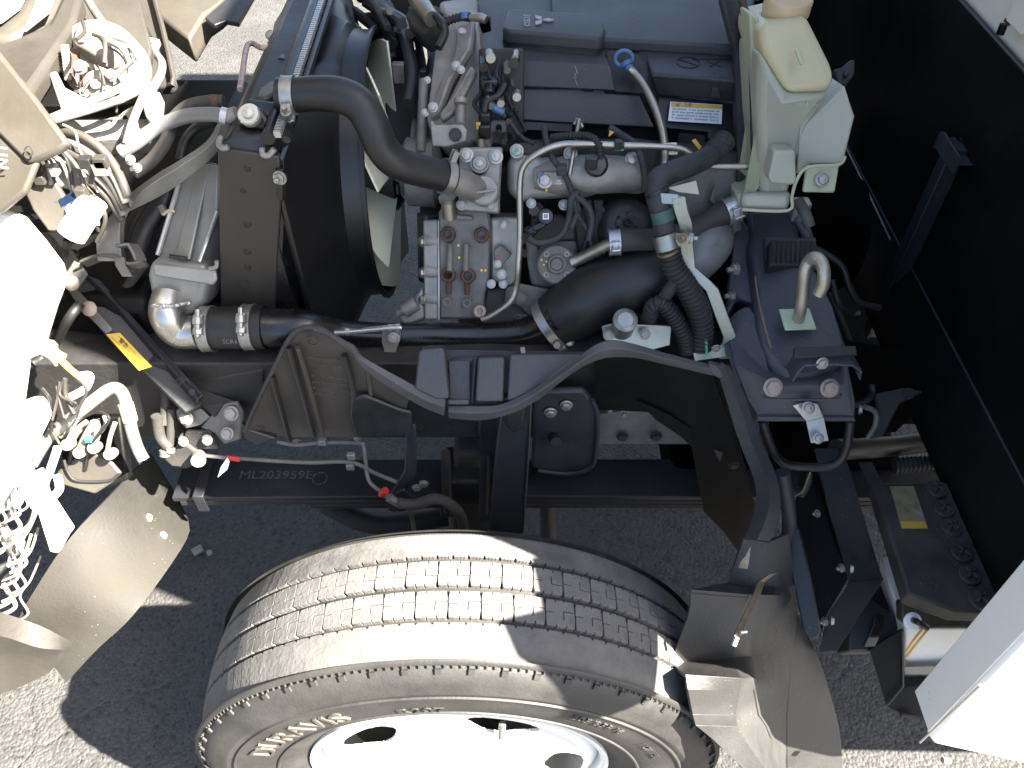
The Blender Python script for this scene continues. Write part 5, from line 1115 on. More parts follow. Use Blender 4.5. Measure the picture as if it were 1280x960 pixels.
for r_ in range(7):
    for c_ in range(8):
        if random.random() < .75: p = P(387 + c_ * 6 + r_ * 1.2, 447 + r_ * 7.5 + c_ * .6, .7425); em_.box(p, (.0018, .0008, .0014))
O('molded_print', em_, 'guard_plastic', fg, kind='stuff', flat=True)
O('lower_bracket', MB().slab([(438, 500, .735), (455, 494, .735), (500, 512, .735), (515, 516, .735), (515, 545, .735), (445, 548, .735), (437, 520, .735)], .006), 'black_plastic', fg, bev=.003)
O('dark_toe', MB().slab([(301, 530, .742), (309, 536, .738), (345, 548, .735), (322, 558, .73), (306, 548, .735)], .01), 'black_plastic', fg, bev=.002)
tp = [(303, 540), (318, 503), (343, 452), (356, 426), (368, 411), (384, 405), (403, 408), (428, 423), (444, 432), (452, 444), (476, 459), (505, 475), (532, 490), (557, 499)]
bt_ = [(308, 541), (322, 507), (347, 456), (360, 431), (372, 417), (387, 412), (402, 415), (426, 431), (440, 441), (449, 455), (470, 473), (500, 493), (530, 510), (555, 520)]
yy = [.738, .74, .743, .745, .746, .745, .74, .735, .73, .724, .717, .71, .705, .70]
O('rim_edge', MB().sheet([[V(x) for x in spline([tuple(P(a[0], a[1], y + .002)) for a, y in zip(tp, yy)], 4)], [V(x) for x in spline([tuple(P((a[0] + b[0]) / 2, (a[1] + b[1]) / 2, y - .004)) for a, b, y in zip(tp, bt_, yy)], 4)], [V(x) for x in spline([tuple(P(b[0], b[1], y - .003)) for b, y in zip(bt_, yy)], 4)]], .006), 'guard_edge', fg, bev=.001)
cg = T('center_splash_guard', 'blue black plastic arch cover with raised box ribs above the tyre', 'splash guard', P(640, 500, .72))
O('left_box', MB().slab([(523, 439, .74), (529, 436, .74), (552, 435, .74), (557, 438, .74), (562, 499, .70), (545, 499, .70), (518, 486, .705)], .04), 'guard_edge', cg, bev=.004, seg=3)
O('recess_panel', MB().slab([(560, 450, .755), (588, 450, .755), (588, 503, .715), (562, 503, .715)], .02).slab([(586, 445, .765), (595, 445, .76), (590, 505, .715), (584, 503, .72)], .01).slab([(560, 449, .76), (585, 437, .775), (600, 441, .77), (590, 450, .755)], .01), 'guard_edge', cg, bev=.002)
O('middle_box', MB().slab([(597, 446, .74), (631, 446, .74), (629, 502, .70), (594, 502, .70)], .04), 'guard_edge', cg, bev=.003)
O('right_box', MB().slab([(637, 442, .742), (730, 442, .742), (703, 463, .725), (662, 492, .705), (634, 501, .70)], .04), 'guard_edge', cg, bev=.003)
O('groove_wall', MB().slab([(552, 437, .77), (740, 440, .77), (735, 446, .765), (640, 505, .72), (555, 505, .72)], .01), 'black_plastic', cg)
O('lower_lip', MB().slab([(560, 499, .698), (586, 499, .698), (586, 506, .693), (560, 506, .693)], .01), 'guard_edge', cg, bev=.002)
top = [(560, 507), (600, 507), (628, 504), (660, 489), (690, 470), (720, 448), (745, 430), (768, 425), (795, 430), (830, 440), (865, 449), (892, 456)]
bot = [(560, 523), (600, 526), (638, 518), (670, 502), (700, 479), (725, 461), (750, 450), (772, 447), (800, 449), (835, 457), (865, 464), (895, 471)]
dy = [.70, .70, .70, .70, .70, .702, .705, .708, .71, .712, .713, .714]
O('arch_flange', MB().sheet([[V(x) for x in spline([tuple(P(a[0], a[1], y + .003)) for a, y in zip(top, dy)], 4)], [V(x) for x in spline([tuple(P((a[0] + b[0]) / 2, (a[1] + b[1]) / 2, y - .005)) for a, b, y in zip(top, bot, dy)], 4)], [V(x) for x in spline([tuple(P(a[0], a[1], y - .003)) for a, y in zip(bot, dy)], 4)]], .006), 'guard_edge', cg, bev=.0015)
O('flange_tongue', MB().slab([(885, 455, .712), (898, 458, .71), (906, 470, .705), (898, 474, .705), (886, 464, .71)], .01), 'guard_edge', cg, bev=.002)
O('retaining_clip', MB().slab([(650, 434, .765), (656, 433, .765), (657, 441, .755), (651, 441, .755)], .006), 'rusty_bolt', cg, bev=.0008)
O('dark_liner', MB().slab([(742, 448, .765), (800, 445, .765), (888, 462, .765), (925, 560, .75), (945, 640, .72), (930, 700, .70), (905, 665, .72), (880, 640, .74), (872, 600, .75), (862, 545, .765), (830, 516, .77), (745, 512, .77)], .006), 'wall_black', cg)
O('liner_torn_edge', MB().slab([(795, 500, .762), (835, 518, .762), (862, 535, .76), (866, 560, .757), (850, 545, .76), (820, 525, .764)], .004), 'wall_black', cg)
O('pale_scrap', MB().slab([(892, 562, .74), (904, 566, .738), (900, 577, .735)], .002), 'cab_brown', cg, flat=True); bl(cg, [(917, 581, .725, 5)], .72, mat='frame_paint')

rgd = T('rear_mudguard', 'dusty grey moulded mudguard strip sweeping down right of the tyre', 'mudguard', P(940, 900, .38))
O('upper_strip', MB().sheet([[V(x) for x in spline([tuple(P(*a)) for a in c], 5)] for c in (
    [(895, 457, .712), (908, 500, .70), (925, 555, .675), (942, 598, .645), (945, 625, .63), (938, 655, .60), (930, 674, .585)],
    [(905, 455, .705), (922, 500, .69), (938, 550, .665), (955, 590, .63), (962, 625, .605), (955, 655, .58), (946, 675, .565)],
    [(912, 458, .712), (930, 492, .70), (948, 545, .68), (968, 588, .645), (976, 625, .62), (970, 655, .60), (962, 677, .585)])], .005), 'guard_edge', rgd)
def lerp_rows(L_, R_, n=3): return [[P(a[0] + (b[0] - a[0]) * t / n, a[1] + (b[1] - a[1]) * t / n, a[2] + (b[2] - a[2]) * t / n) for t in range(n + 1)] for a, b in zip(L_, R_)]
EL = [(930, 673, .585), (920, 702, .565), (909, 728, .545), (864, 737, .495), (863, 757, .487), (860, 771, .482), (838, 829, .457), (857, 843, .412), (860, 862, .395), (866, 893, .381), (870, 907, .366), (892, 925, .36), (925, 957, .345), (950, 992, .33)]
ER = [(961, 678, .585), (953, 708, .563), (943, 733, .543), (936, 743, .50), (930, 758, .492), (926, 774, .487), (916, 822, .46), (926, 848, .415), (924, 864, .408), (919, 894, .393), (921, 908, .374), (938, 935, .36), (965, 972, .345), (985, 1004, .33)]
O('stepped_edge', MB().sheet(lerp_rows(EL, ER), .005), 'mudguard_plastic', rgd, ang=32, bev=.005, seg=3)
CR = [(985, 668, .60), (991, 700, .585), (993, 735, .56), (994, 745, .552), (996, 765, .543), (995, 782, .53), (990, 815, .50), (987, 848, .475), (985, 864, .465), (983, 894, .447), (983, 908, .438), (983, 930, .425), (983, 956, .41), (985, 990, .39)]
cf = []
for a, b in zip(ER, CR):
    r_ = []
    for t in range(7):
        f = t / 6; r_.append(P(a[0] + (b[0] - a[0]) * f, a[1] + (b[1] - a[1]) * f, a[2] + (b[2] - a[2]) * (f ** 1.3)))
    cf.append(r_)
O('curved_face', MB().sheet(cf, .005), 'mudguard_plastic', rgd, ang=60)
OR = [(1003, 776, .56), (1013, 800, .54), (1024, 822, .52), (1033, 848, .50), (1040, 872, .48), (1046, 894, .465), (1049, 908, .455), (1052, 930, .44), (1054, 956, .425), (1058, 990, .40)]
O('outer_panel', MB().sheet([[P(a[0], a[1], a[2]).lerp(P(b[0], b[1], b[2]), t / 4) for t in range(5)] for a, b in zip(CR[4:], OR)], .005), 'mudguard_plastic', rgd, bev=.002)
hose('inner_support', [(978, 590, .65), (986, 640, .63), (985, 670, .62), (972, 710, .58), (960, 730, .56)], 9, 'frame_paint', rgd)
srd = O('bronze_rod', MB().strap(UT([(966, 716, .535), (951, 728, .522), (945, 745, .50), (932, 772, .465), (921, 796, .44)]), V((.012, .004, -.004)), .003), 'bronze', rgd, bev=.0008)
O('threaded_end', MB().cyl(P(925, 790, .444), P(933, 789, .446), .0028).tube(UT([(921, 796, .438), (917, 807, .430)]), .0035, 10), 'steel_light', rgd)
O('mud_splash', MB().slab([(932, 695, .553), (938, 683, .557), (936, 700, .547), (934, 711, .540), (923, 710, .545), (926, 702, .55)], .001), 'dust_tan', rgd, flat=True)

# ================================================================ BRACKETS AND BATTERY AT THE RIGHT
tube_ = T('black_air_tube', 'thick black tube crossing below the cab mount to the black panel', 'tube', P(1100, 560, .8))
hose('smooth_tube', [(1045, 562, .80), (1085, 560, .82), (1130, 556, .84), (1190, 548, .86)], 13, 'rubber', tube_, n=24); hose('corrugated_tube', [(1118, 582, .80), (1150, 580, .80), (1205, 578, .80)], 9, 'ribbed_rubber', tube_, corr=(.007, .0012), n=20)
O('rail_shade_plate', MB().slab([(1062, 428, .80), (1138, 440, .80), (1158, 500, .80), (1120, 540, .80), (1062, 545, .80)], .004), 'shade_black', fr)  # added near-black plate standing in for shade at the rail end
YO[0] = -.10
hb_ = T('hanger_bracket', 'dim black steel hanger plates with holes right of the cab mount', 'bracket', P(1110, 480, .95))
O('plate', MB().slab([(1090, 475, .92), (1112, 463, .93), (1140, 455, .93), (1155, 490, .9), (1125, 505, .88), (1105, 545, .85), (1085, 550, .85), (1098, 520, .87)], .008), 'old_frame_paint', hb_, bev=.003)
bl(hb_, [(1110, 477, .908, 7), (1136, 492, .89, 6)], .9, NC, mat='old_frame_paint', kind='hole'); hose('bent_lip', [(1064, 508, .86), (1082, 502, .87), (1090, 492, .89), (1090, 480, .9)], 4, 'old_frame_paint', hb_); hose('bent_lip', [(1080, 508, .86), (1094, 515, .86), (1094, 532, .85), (1084, 548, .84)], 3.5, 'dull_casting', hb_)
YO[0] = 0
ba = T('angle_bracket', 'dark blue steel angle bar with brown sunlit end plate', 'bracket', P(1060, 720, .62))
O('top_face', MB().slab([(1018, 560, .80), (1055, 560, .80), (1062, 590, .77), (1105, 725, .60), (1062, 728, .60), (1046, 670, .66)], .004, dir=(0, .1, -1)), 'frame_paint', ba, bev=.0015)
O('side_face', MB().slab([(1002, 580, .80), (1022, 585, .79), (1060, 724, .60), (1034, 768, .54), (1025, 796, .51), (1010, 770, .55), (985, 680, .66)], .004), 'wall_black', ba, bev=.001)
O('end_plate', MB().slab([(1062, 727, .60), (1105, 724, .60), (1046, 814, .50), (1024, 816, .50), (1036, 768, .545)], .003), 'plate_brown', ba, bev=.0008)
bl(ba, [(1052, 710, .595, 4.5), (1022, 642, .66, 4), (1031, 777, .52, 4.5)], .6, (-1, -.3, .3), mat='zinc', kind='nut'); bl(ba, [(1063, 711, .6, 4.5), (1039, 776, .525, 4.5)], .6, (1, -.3, .3), mat='steel_light')
O('dark_bar', MB().slab([(985, 655, .63), (998, 660, .62), (1012, 720, .56), (1026, 792, .50), (1018, 800, .49), (1004, 790, .50), (990, 720, .57)], .01), 'frame_paint', ba, bev=.003)
wr = hose('loose_wires', [(985, 625, .66), (995, 612, .67), (1002, 618, .66), (1010, 605, .67), (1012, 592, .68)], 4, 'rubber', ba); hose('copper_wire', [(990, 622, .655), (1003, 614, .655), (1009, 600, .66), (1013, 590, .668)], 1.4, 'bronze', ba)
jb = T('fuse_box', 'black latched plastic box below the angle bar', 'box', P(1090, 800, .5))
O('box', MB().slab([(1062, 760, .58), (1085, 745, .6), (1112, 765, .57), (1125, 775, .56), (1123, 790, .545), (1096, 815, .52), (1060, 815, .52)], .06), 'black_plastic', jb, bev=.004); O('latch', MB().strap(UT([(1100, 768, .56), (1097, 782, .545), (1092, 795, .53), (1086, 808, .52)]), V((.018, 0, 0)), .006), 'black_gloss', jb, bev=.002)
O('lid', MB().slab([(1058, 728, .64), (1102, 724, .64), (1122, 768, .575), (1084, 772, .575)], .02), 'black_plastic', jb, bev=.004)
sb = T('steel_strap_bracket', 'dull black steel stay running beside the battery', 'bracket', P(1110, 650, .72))
O('blue_plate', MB().slab([(1073, 578, .80), (1090, 577, .80), (1108, 614, .755), (1106, 618, .75), (1092, 618, .75)], .004), 'frame_paint', sb, bev=.001)
O('stay', MB().slab([(1092, 618, .75), (1108, 616, .755), (1125, 660, .70), (1135, 690, .67), (1118, 678, .68), (1106, 655, .71)], .004), 'dull_casting', sb, bev=.001)
O('hold_down', MB().slab([(1120, 694, .665), (1138, 700, .66), (1138, 713, .645), (1120, 712, .648)], .004).tube(UT([(1128, 704, .65), (1134, 695, .655), (1137, 686, .66)]), .004, 8), 'rubber', sb, bev=.001)
bt = T('battery', 'dusty black truck battery with six filler caps and worn yellow label', 'battery', P(1180, 700, .65))
BZ = .665
def bz(u, v, z=BZ): return Pz(u, v, z)
m = MB().prism([bz(1092, 603), bz(1200, 602), bz(1262, 752), bz(1257, 766), bz(1195, 764), bz(1150, 748), bz(1135, 742)], (0, 0, -.03)); O('lid', m, 'battery_plastic', bt, bev=.004)
for (u, v) in ((1167, 613), (1176, 637), (1185, 660), (1198, 692), (1208, 720), (1220, 750)):
    c = bz(u + 3, v, BZ); cap_ = O('filler_cap', MB().rev([(0, .0155), (.004, .0155), (.0055, .014), (.0055, .0)], c, NU, 28), 'battery_plastic', bt)
    O('cap_grip', MB().box(c + V((0, 0, .009)), (.0095, .0022, .004), (V((.8, .6, 0)), V((-.6, .8, 0)), NU)).box(c + V((0, 0, .009)), (.0022, .0095, .004), (V((.8, .6, 0)), V((-.6, .8, 0)), NU)), 'battery_plastic', cap_, bev=.0008)
o = O('worn_label', MB().prism([bz(1112, 608, BZ + .0006), bz(1142, 608, BZ + .0006), bz(1160, 661, BZ + .0006), bz(1127, 661, BZ + .0006)], (0, 0, .0005)), 'old_label', bt, flat=True)
O('blue_spot', MB().rev([(0, .004), (.0004, .004)], bz(1149, 641, BZ + .0012), NU, 16), 'ink_grey', o); O('label_foot', MB().prism([bz(1125, 652, BZ + .0012), bz(1156, 652, BZ + .0012), bz(1159, 660, BZ + .0012), bz(1128, 660, BZ + .0012)], (0, 0, .0003)), 'yellow_label', o, flat=True)
O('case', MB().slab([(1131, 786, .53), (1262, 786, .53), (1235, 843, .50), (1131, 843, .50)], .12, dir=(0, 1, 0)), 'white_paint', bt, bev=.003)
O('hold_down_tray', MB().slab([(1127, 752, .555), (1145, 748, .56), (1180, 752, .555), (1198, 765, .545), (1258, 766, .545), (1256, 782, .53), (1210, 786, .525), (1140, 786, .525), (1128, 775, .535)], .02), 'battery_plastic', bt, bev=.003)
O('front_label', MB().slab([(1214, 778, .521), (1240, 779, .521), (1236, 786, .515), (1212, 785, .515)], .0006), 'yellow_label', bt, flat=True); O('label_white', MB().slab([(1240, 779, .521), (1252, 779, .521), (1248, 786, .515), (1237, 786, .515)], .0006), 'white_label', bt, flat=True)
O('dirt_band', MB().slab([(1131, 834, .4985), (1200, 832, .4985), (1196, 843, .4955), (1131, 843, .4955)], .001), 'white_grime', bt, flat=True)
for d in (0, 7): hose('tan_cable', [(1154 + d, 785, .515), (1142 + d, 800, .505), (1132, 815 + d, .50)], 1.6, 'orange_tube', bt, n=6)
p = P(1140, 776, .515); O('washer', MB().rev([(0, .0125), (.002, .0125), (.004, .009), (.004, 0)], p, (0, -.7, .7), 28), 'white_label', bt); hose('threaded_rod', [(1141, 775, .515), (1148, 778, .505), (1159, 785, .50)], 4, 'black_gloss', bt)
trb = T('battery_tray', 'thin folded black steel tray side standing left of the white battery case', 'tray', P(1110, 870, .45))
O('side_plate', MB().slab([(1087, 812, .52), (1128, 786, .53), (1129, 858, .48), (1108, 882, .46)], .003), 'wall_black', trb, bev=.0008); O('edge_strip', MB().tube(UT([(1128, 788, .528), (1129, 858, .478), (1109, 882, .458)]), .0016, 6, 1), 'guard_edge', trb)
O('floor', MB().slab([(1129, 845, .50), (1240, 843, .50), (1200, 905, .45), (1128, 892, .455), (1110, 883, .46), (1129, 860, .48)], .004, dir=(0, .1, -1)), 'wall_black', trb, bev=.001)
O('front_lip', MB().tube(UT([(1126, 893, .45), (1146, 896, .448)]), .004, 8, 1), 'old_frame_paint', trb)

# ================================================================ LEFT: STAY ARM AND BRACKETS
YO[0] = -.025
sa_ = T('tilt_stay_arm', 'grey steel tilt stay arm with yellow caution label crossing the left side', 'stay arm', P(240, 510, .78))
O('channel_bar', MB().slab([(103, 345, .93), (125, 350, .93), (252, 492, .80), (252, 508, .79), (232, 516, .78), (138, 425, .84), (112, 392, .87), (92, 372, .90)], .012), 'frame_paint', sa_, bev=.002)
O('bar_fold', MB().slab([(107, 343, .925), (124, 349, .925), (255, 494, .79), (247, 500, .785), (127, 362, .905)], .02), 'frame_paint', sa_, bev=.002)
O('upper_plate', MB().slab([(70, 320, .93), (80, 300, .95), (108, 342, .905), (95, 362, .895), (130, 400, .855), (140, 412, .845), (132, 418, .84), (112, 398, .86), (90, 372, .885), (76, 345, .91)], .006), 'dull_casting', sa_, bev=.002)
hose('hook_end', [(76, 338, .92), (62, 322, .935), (48, 308, .945), (50, 298, .955), (60, 297, .955), (72, 312, .94), (82, 318, .93)], 5, 'cab_beige', sa_)
for (u, v) in ((90, 354), (112, 386)): 
    p = P(u, v, .875 if v < 370 else .85); bolt(sa_, p, NC, px(p, 8), 'rusty_bolt', 'round')
bl(sa_, [(124, 357, .915, 3.5), (240, 490, .79, 3.5)], .9, NC, mat='ink', kind='hole')
lbl = MB(); q = UT([(136, 418, .8425), (153, 416, .8425), (193, 458, .806), (177, 463, .8035)])
nn = (q[1] - q[0]).cross(q[3] - q[0]).normalized(); nn = nn if nn.dot(CAM - q[0]) > 0 else -nn
q = [p + nn * .006 for p in q]; yl = O('caution_label', MB().prism(q, nn * .0006), 'yellow_label', sa_, flat=True)
ux = (q[3] - q[0]); uy = (q[0] - q[1]); o_ = q[1]
def L2(s, t, e=.0007): return q[1] + (q[2] - q[1]) * s + (q[0] - q[1]) * t + nn * e
text_at('print', '警告', .0085, L2(.3, .42, .0009), (q[2] - q[1]), (q[1] - q[0]), 'ink', yl, .0001)
pm = MB()
for r_ in range(3):
    s = .08
    while s < .9:
        if not (r_ == 1 and s < .45) and random.random() < .85: pm.prism([L2(s, .25 + r_ * .25), L2(s + .018, .25 + r_ * .25), L2(s + .018, .3 + r_ * .25), L2(s, .3 + r_ * .25)], nn * .0002)
        s += .028
O('fine_print', pm, 'ink', yl, kind='stuff', flat=True)
sq = MB(); 
hose('paint_squiggle', [(220, 476, .797), (226, 471, .798), (230, 477, .795), (224, 480, .795), (233, 474, .796), (238, 479, .793)], 1.2, 'ink', sa_, n=6)
YO[0] = -.01
sbk = T('stay_bracket', 'grey bolted steel bracket holding the lower end of the stay arm', 'bracket', P(260, 530, .78))
m = MB().slab([(219, 513, .785), (228, 508, .79), (248, 508, .79), (262, 522, .78), (250, 532, .775), (232, 536, .77), (222, 524, .78)], .006)
O('foot_plate', m, 'dull_casting', sbk, bev=.002)
O('web', MB().slab([(248, 484, .81), (296, 502, .80), (300, 505, .795), (280, 505, .79), (268, 522, .78), (252, 508, .79)], .006), 'old_frame_paint', sbk, bev=.002)
O('bolt_plate', MB().slab([(262, 522, .782), (280, 505, .79), (296, 503, .79), (304, 516, .785), (301, 550, .77), (280, 556, .768), (268, 542, .775), (250, 535, .78)], .008), 'dull_casting', sbk, bev=.003)
O('lower_plate', MB().slab([(232, 540, .775), (262, 538, .775), (274, 562, .765), (232, 562, .765), (228, 550, .77)], .008), 'old_frame_paint', sbk, bev=.002)
for (u, v, r_) in ((233, 523, 7), (289, 517, 7.5), (284, 542, 6.5), (259, 550, 5.5), (229, 552, 5)):
    p = P(u, v, .776 if v < 530 else .765); bolt(sbk, p, NC, px(p, r_), 'radiator_metal')
rv = T('rubber_isolator', 'dusty rubber bush and clamp cluster below the stay bracket', 'bush', P(225, 570, .76))
for pts, r_, mt in (([(205, 470, .82), (207, 500, .8), (205, 530, .78)], 6, 'dusty_rubber'), ([(214, 510, .79), (213, 540, .775), (212, 560, .765)], 5, 'dusty_rubber'), ([(196, 520, .78), (200, 545, .77), (212, 560, .76)], 7, 'dusty_rubber')): hose('rubber_line', pts, r_, mt, rv)
O('cast_body', MB().slab([(222, 545, .77), (236, 556, .765), (248, 566, .76), (246, 582, .752), (232, 588, .75), (215, 585, .755), (202, 575, .76), (202, 562, .765), (216, 566, .762)], .04), 'dusty_rubber', rv, bev=.006); O('bush', MB().cyl(P(248, 576, .745), P(248, 570, .76), .011).cyl(P(206, 563, .755), P(206, 570, .75), .008).cyl(P(213, 560, .757), P(213, 566, .752), .007), 'dull_casting', rv)
O('rubber_pad', MB().slab([(100, 412, .95), (135, 410, .95), (150, 440, .92), (145, 465, .9), (110, 452, .92), (80, 440, .95)], .05), 'dusty_rubber', rv, bev=.012)

YO[0] = 0
# flexible flaps
fp_ = T('rubber_flap', 'large curved sunlit beige rubber splash flap hanging at lower left', 'splash flap', P(120, 700, .6))
Lf = [(187, 567, .835), (150, 608, .76), (97, 660, .685), (70, 695, .65), (47, 732, .615), (20, 775, .58), (20, 802, .565)]
Rt = [(190, 568, .845), (243, 655, .815), (229, 684, .735), (187, 744, .625), (156, 782, .58), (125, 807, .558), (82, 853, .52)]
rows = []
for a, b, bul in zip(Lf, Rt, (0, .0, .012, .014, .006, -.006, -.010)):
    A_, B_ = P(*a), P(*b); rows.append([A_ + (B_ - A_) * (t / 8) + V((0, -1, .6)) * (bul * math.sin(t / 8 * 3.1416)) for t in range(9)])
rows = [rows[0]] + [[rows[i][j].lerp(rows[i + 1][j], k / 3) for j in range(9)] for i in range(6) for k in (1, 2, 3)]
for _ in range(2): rows = [rows[0]] + [[(rows[i - 1][j] + rows[i][j] * 2 + rows[i + 1][j]) / 4 for j in range(9)] for i in range(1, len(rows) - 1)] + [rows[-1]]
O('sheet', MB().sheet(rows, .003, 1), 'flap_rubber', fp_)
for (ru, rv_) in ((186, 637), (203, 661)):
    p = min((q for r_ in rows for q in r_), key=lambda q: (to_px(q)[0] - ru) ** 2 + (to_px(q)[1] - rv_) ** 2)
    bolt(fp_, p + NC * .0015, NC, px(p, 4), 'white_paint', 'round', 'rivet')
fp3 = T('lower_flap', 'dusty brown curled panel edge at the lower left border', 'flap', P(0, 820, .5))
O('sheet', MB().sheet([[P(-60, 745, .56), P(0, 765, .545), P(50, 782, .53), P(90, 803, .52)], [P(-60, 790, .52), P(0, 795, .51), P(50, 810, .505), P(88, 812, .515)], [P(-60, 836, .50), P(0, 836, .50), P(45, 834, .505), P(72, 830, .51)], [P(-60, 880, .47), P(0, 868, .485), P(40, 852, .495), P(62, 840, .505)]], .004, 4), 'cab_brown', fp3)

# ================================================================ TILTED CAB PIECES, UPPER LEFT
cb_ = T('tilted_cab', 'underside corner of the tilted cab with beige panels at the upper left', 'truck cab', P(0, 150, .85))
O('corner_panel', MB().slab([(-40, 20, 1.0), (0, 68, .95), (40, 118, .90), (84, 178, .85), (72, 188, .845), (34, 204, .84), (-40, 130, .9)], .012), 'cab_beige', cb_, bev=.004)
O('lower_panel', MB().slab([(-40, 130, .905), (34, 204, .845), (46, 200, .845), (30, 240, .82), (0, 264, .81), (-40, 280, .81)], .01), 'cab_beige', cb_, bev=.004)
O('slot_rim', MB().ring(P(36, 189, .843), (-.2, -.8, .5), .0045, .006, .0012, 20), 'cab_brown', cb_)
text_at('stamped_mark', 'N11', .016, P(4, 196, .84), (.2, .5, 1), (-1, .1, .3), 'white_paint', cb_, .0005)
O('arch_channel', MB().slab([(-20, 62, 1.05), (20, 48, 1.06), (60, 28, 1.10), (78, -10, 1.18), (102, -10, 1.18), (92, 25, 1.10), (70, 62, 1.03), (35, 118, .93), (0, 72, .97)], .03), 'cab_brown', cb_, bev=.008)
O('white_rim', MB().slab([(-30, -20, 1.2), (78, -20, 1.2), (68, 8, 1.14), (44, 32, 1.09), (15, 46, 1.06), (-30, 52, 1.05)], .05), 'cab_beige', cb_, bev=.01); O('white_lens', MB().slab([(-30, -20, 1.17), (35, -20, 1.17), (22, 5, 1.12), (-2, 22, 1.08), (-30, 22, 1.08)], .01).slab([(48, -20, 1.17), (74, -20, 1.17), (60, 12, 1.1), (28, 38, 1.06), (40, 10, 1.11)], .006), 'white_paint', cb_, bev=.004)
O('side_fin', MB().slab([(148, -20, 1.6), (186, -20, 1.6), (200, 30, 1.5), (218, 100, 1.35), (212, 108, 1.34), (192, 109, 1.34), (172, 70, 1.42), (150, 30, 1.5)], .02), 'cab_brown', cb_, bev=.004)
O('fin_edge', MB().tube(UT([(188, -20, 1.58), (203, 35, 1.47), (217, 98, 1.34), (212, 107, 1.33)]), .005, 8, 2), 'cab_brown', cb_)
O('white_cross_sill', MB().slab([(172, -20, 1.7), (300, -20, 1.7), (272, 2, 1.6), (256, 16, 1.56), (236, 48, 1.47), (205, 24, 1.54), (180, 4, 1.6)], .05), 'cab_beige', cb_, bev=.006)
O('black_flap', MB().slab([(256, 22, 1.53), (275, 6, 1.58), (300, -20, 1.68), (326, -20, 1.68), (298, 28, 1.52), (282, 25, 1.53), (268, 31, 1.51)], .01), 'black_plastic', cb_, bev=.002)
hose('black_stay', [(152, -14, 1.5), (170, 22, 1.42), (186, 52, 1.33)], 7, 'black_plastic', cb_); hose('grey_stay', [(104, -10, 1.25), (118, 14, 1.2), (128, 28, 1.15)], 5, 'radiator_metal', cb_)
O('mounting_wall', MB().slab([(60, 60, 1.16), (110, -20, 1.32), (170, -20, 1.32), (190, 60, 1.2), (180, 110, 1.12), (150, 150, 1.06), (80, 150, 1.04)], .02), 'cab_brown', cb_, bev=.004)

cs = MB().prism([(-1.2, .33, .62), (-.42, .33, 2.15), (-1.5, .33, 3.1), (-2.9, .33, 2.4), (-2.5, .33, .9)], (0, 2.0, 0))
O('cab_shell', cs, 'cab_beige', cb_, bev=.03)
O('cab_skin', MB().prism([(-2.51, .328, .9), (-1.6, .328, .8), (-1.0, .328, 2.0), (-1.7, .328, 3.1), (-2.91, .328, 2.4)], (0, .003, 0)), 'white_paint', cb_)
# unit with pulleys, pale colour stands in for sun blow-out
su = T('compressor_unit', 'cast unit coloured pale as if blown out by sun, with rusty fasteners under the cab corner', 'compressor', P(120, 90, 1.1))
c = P(128, 78, 1.08); O('round_casting', MB().rev([(-.05, .05), (0, .055), (.012, .053), (.016, .045), (.018, .02), (.02, 0)], c, (.1, -.8, .6), 40), 'white_grime', su, bev=.001)
O('upper_casting', MB().slab([(92, 30, 1.09), (115, 20, 1.1), (140, 36, 1.08), (140, 60, 1.05), (118, 66, 1.04), (88, 52, 1.06)], .04), 'white_grime', su, bev=.008)
O('lug_arm', MB().slab([(92, 80, 1.02), (104, 74, 1.025), (130, 84, 1.02), (146, 92, 1.01), (142, 100, 1.0), (128, 92, 1.01), (106, 88, 1.01), (96, 92, 1.01)], .02), 'white_grime', su, bev=.004)
O('rusty_plate', MB().slab([(80, 58, 1.05), (97, 60, 1.045), (92, 80, 1.03), (85, 102, 1.0), (80, 88, 1.02)], .01).slab([(98, 92, 1.01), (107, 98, 1.0), (105, 116, .985), (98, 112, .99)], .01), 'rust', su, bev=.002)
rc_ = MB()
for k in range(12): rc_.box(P(81 + k * .4, 58 + k * 3.6, 1.03 - k * .002), (.004, .003, .0015))
O('spring_coil', rc_, 'white_grime', su, kind='stuff')
bl(su, [(100, 84, 1.0, 7), (139, 94, .99, 6), (103, 48, 1.04, 7), (105, 116, .98, 5)], 1.0, NC, mat='white_grime')
c = P(123, 107, .99); O('shaft_boss', MB().rev([(-.02, .02), (0, .0195), (.004, .015), (.006, .007), (.012, .006), (.013, 0)], c, (.1, -.8, .6), 28), 'cast_aluminium', su); bolt(su, c + V((0, -.008, .006)), NC, px(c, 4), 'yellow_zinc')
O('base_bracket', MB().slab([(60, 90, 1.0), (70, 88, 1.0), (80, 108, .98), (112, 125, .95), (118, 130, .945), (95, 143, .93), (78, 143, .93)], .006), 'radiator_metal', su, bev=.002); bl(su, [(74, 109, .975, 4)], .97, NC, mat='zinc', kind='round')
bh = T('white_brake_pipes', 'pair of sunlit bent pipes looping round the pale unit', 'pipes', P(160, 90, 1.0))
hose('bent_pipe', [(138, 45, 1.05), (160, 52, 1.03), (172, 70, 1.0), (182, 88, .985), (176, 108, .96), (160, 120, .94), (120, 135, .93), (70, 150, .92)], 4.5, 'steel_light', bh)
hose('bent_pipe', [(132, 50, 1.04), (152, 60, 1.02), (163, 80, 1.0), (160, 102, .97), (140, 115, .95), (105, 130, .93), (65, 147, .92)], 4.5, 'steel_light', bh)
hose('bent_pipe', [(190, 52, 1.3), (192, 64, 1.27), (202, 78, 1.2), (200, 95, 1.12), (190, 112, 1.05)], 5, 'steel_light', bh); hose('bent_pipe', [(184, 112, 1.02), (175, 130, .99), (165, 155, .95), (158, 180, .93)], 5, 'steel_light', bh)
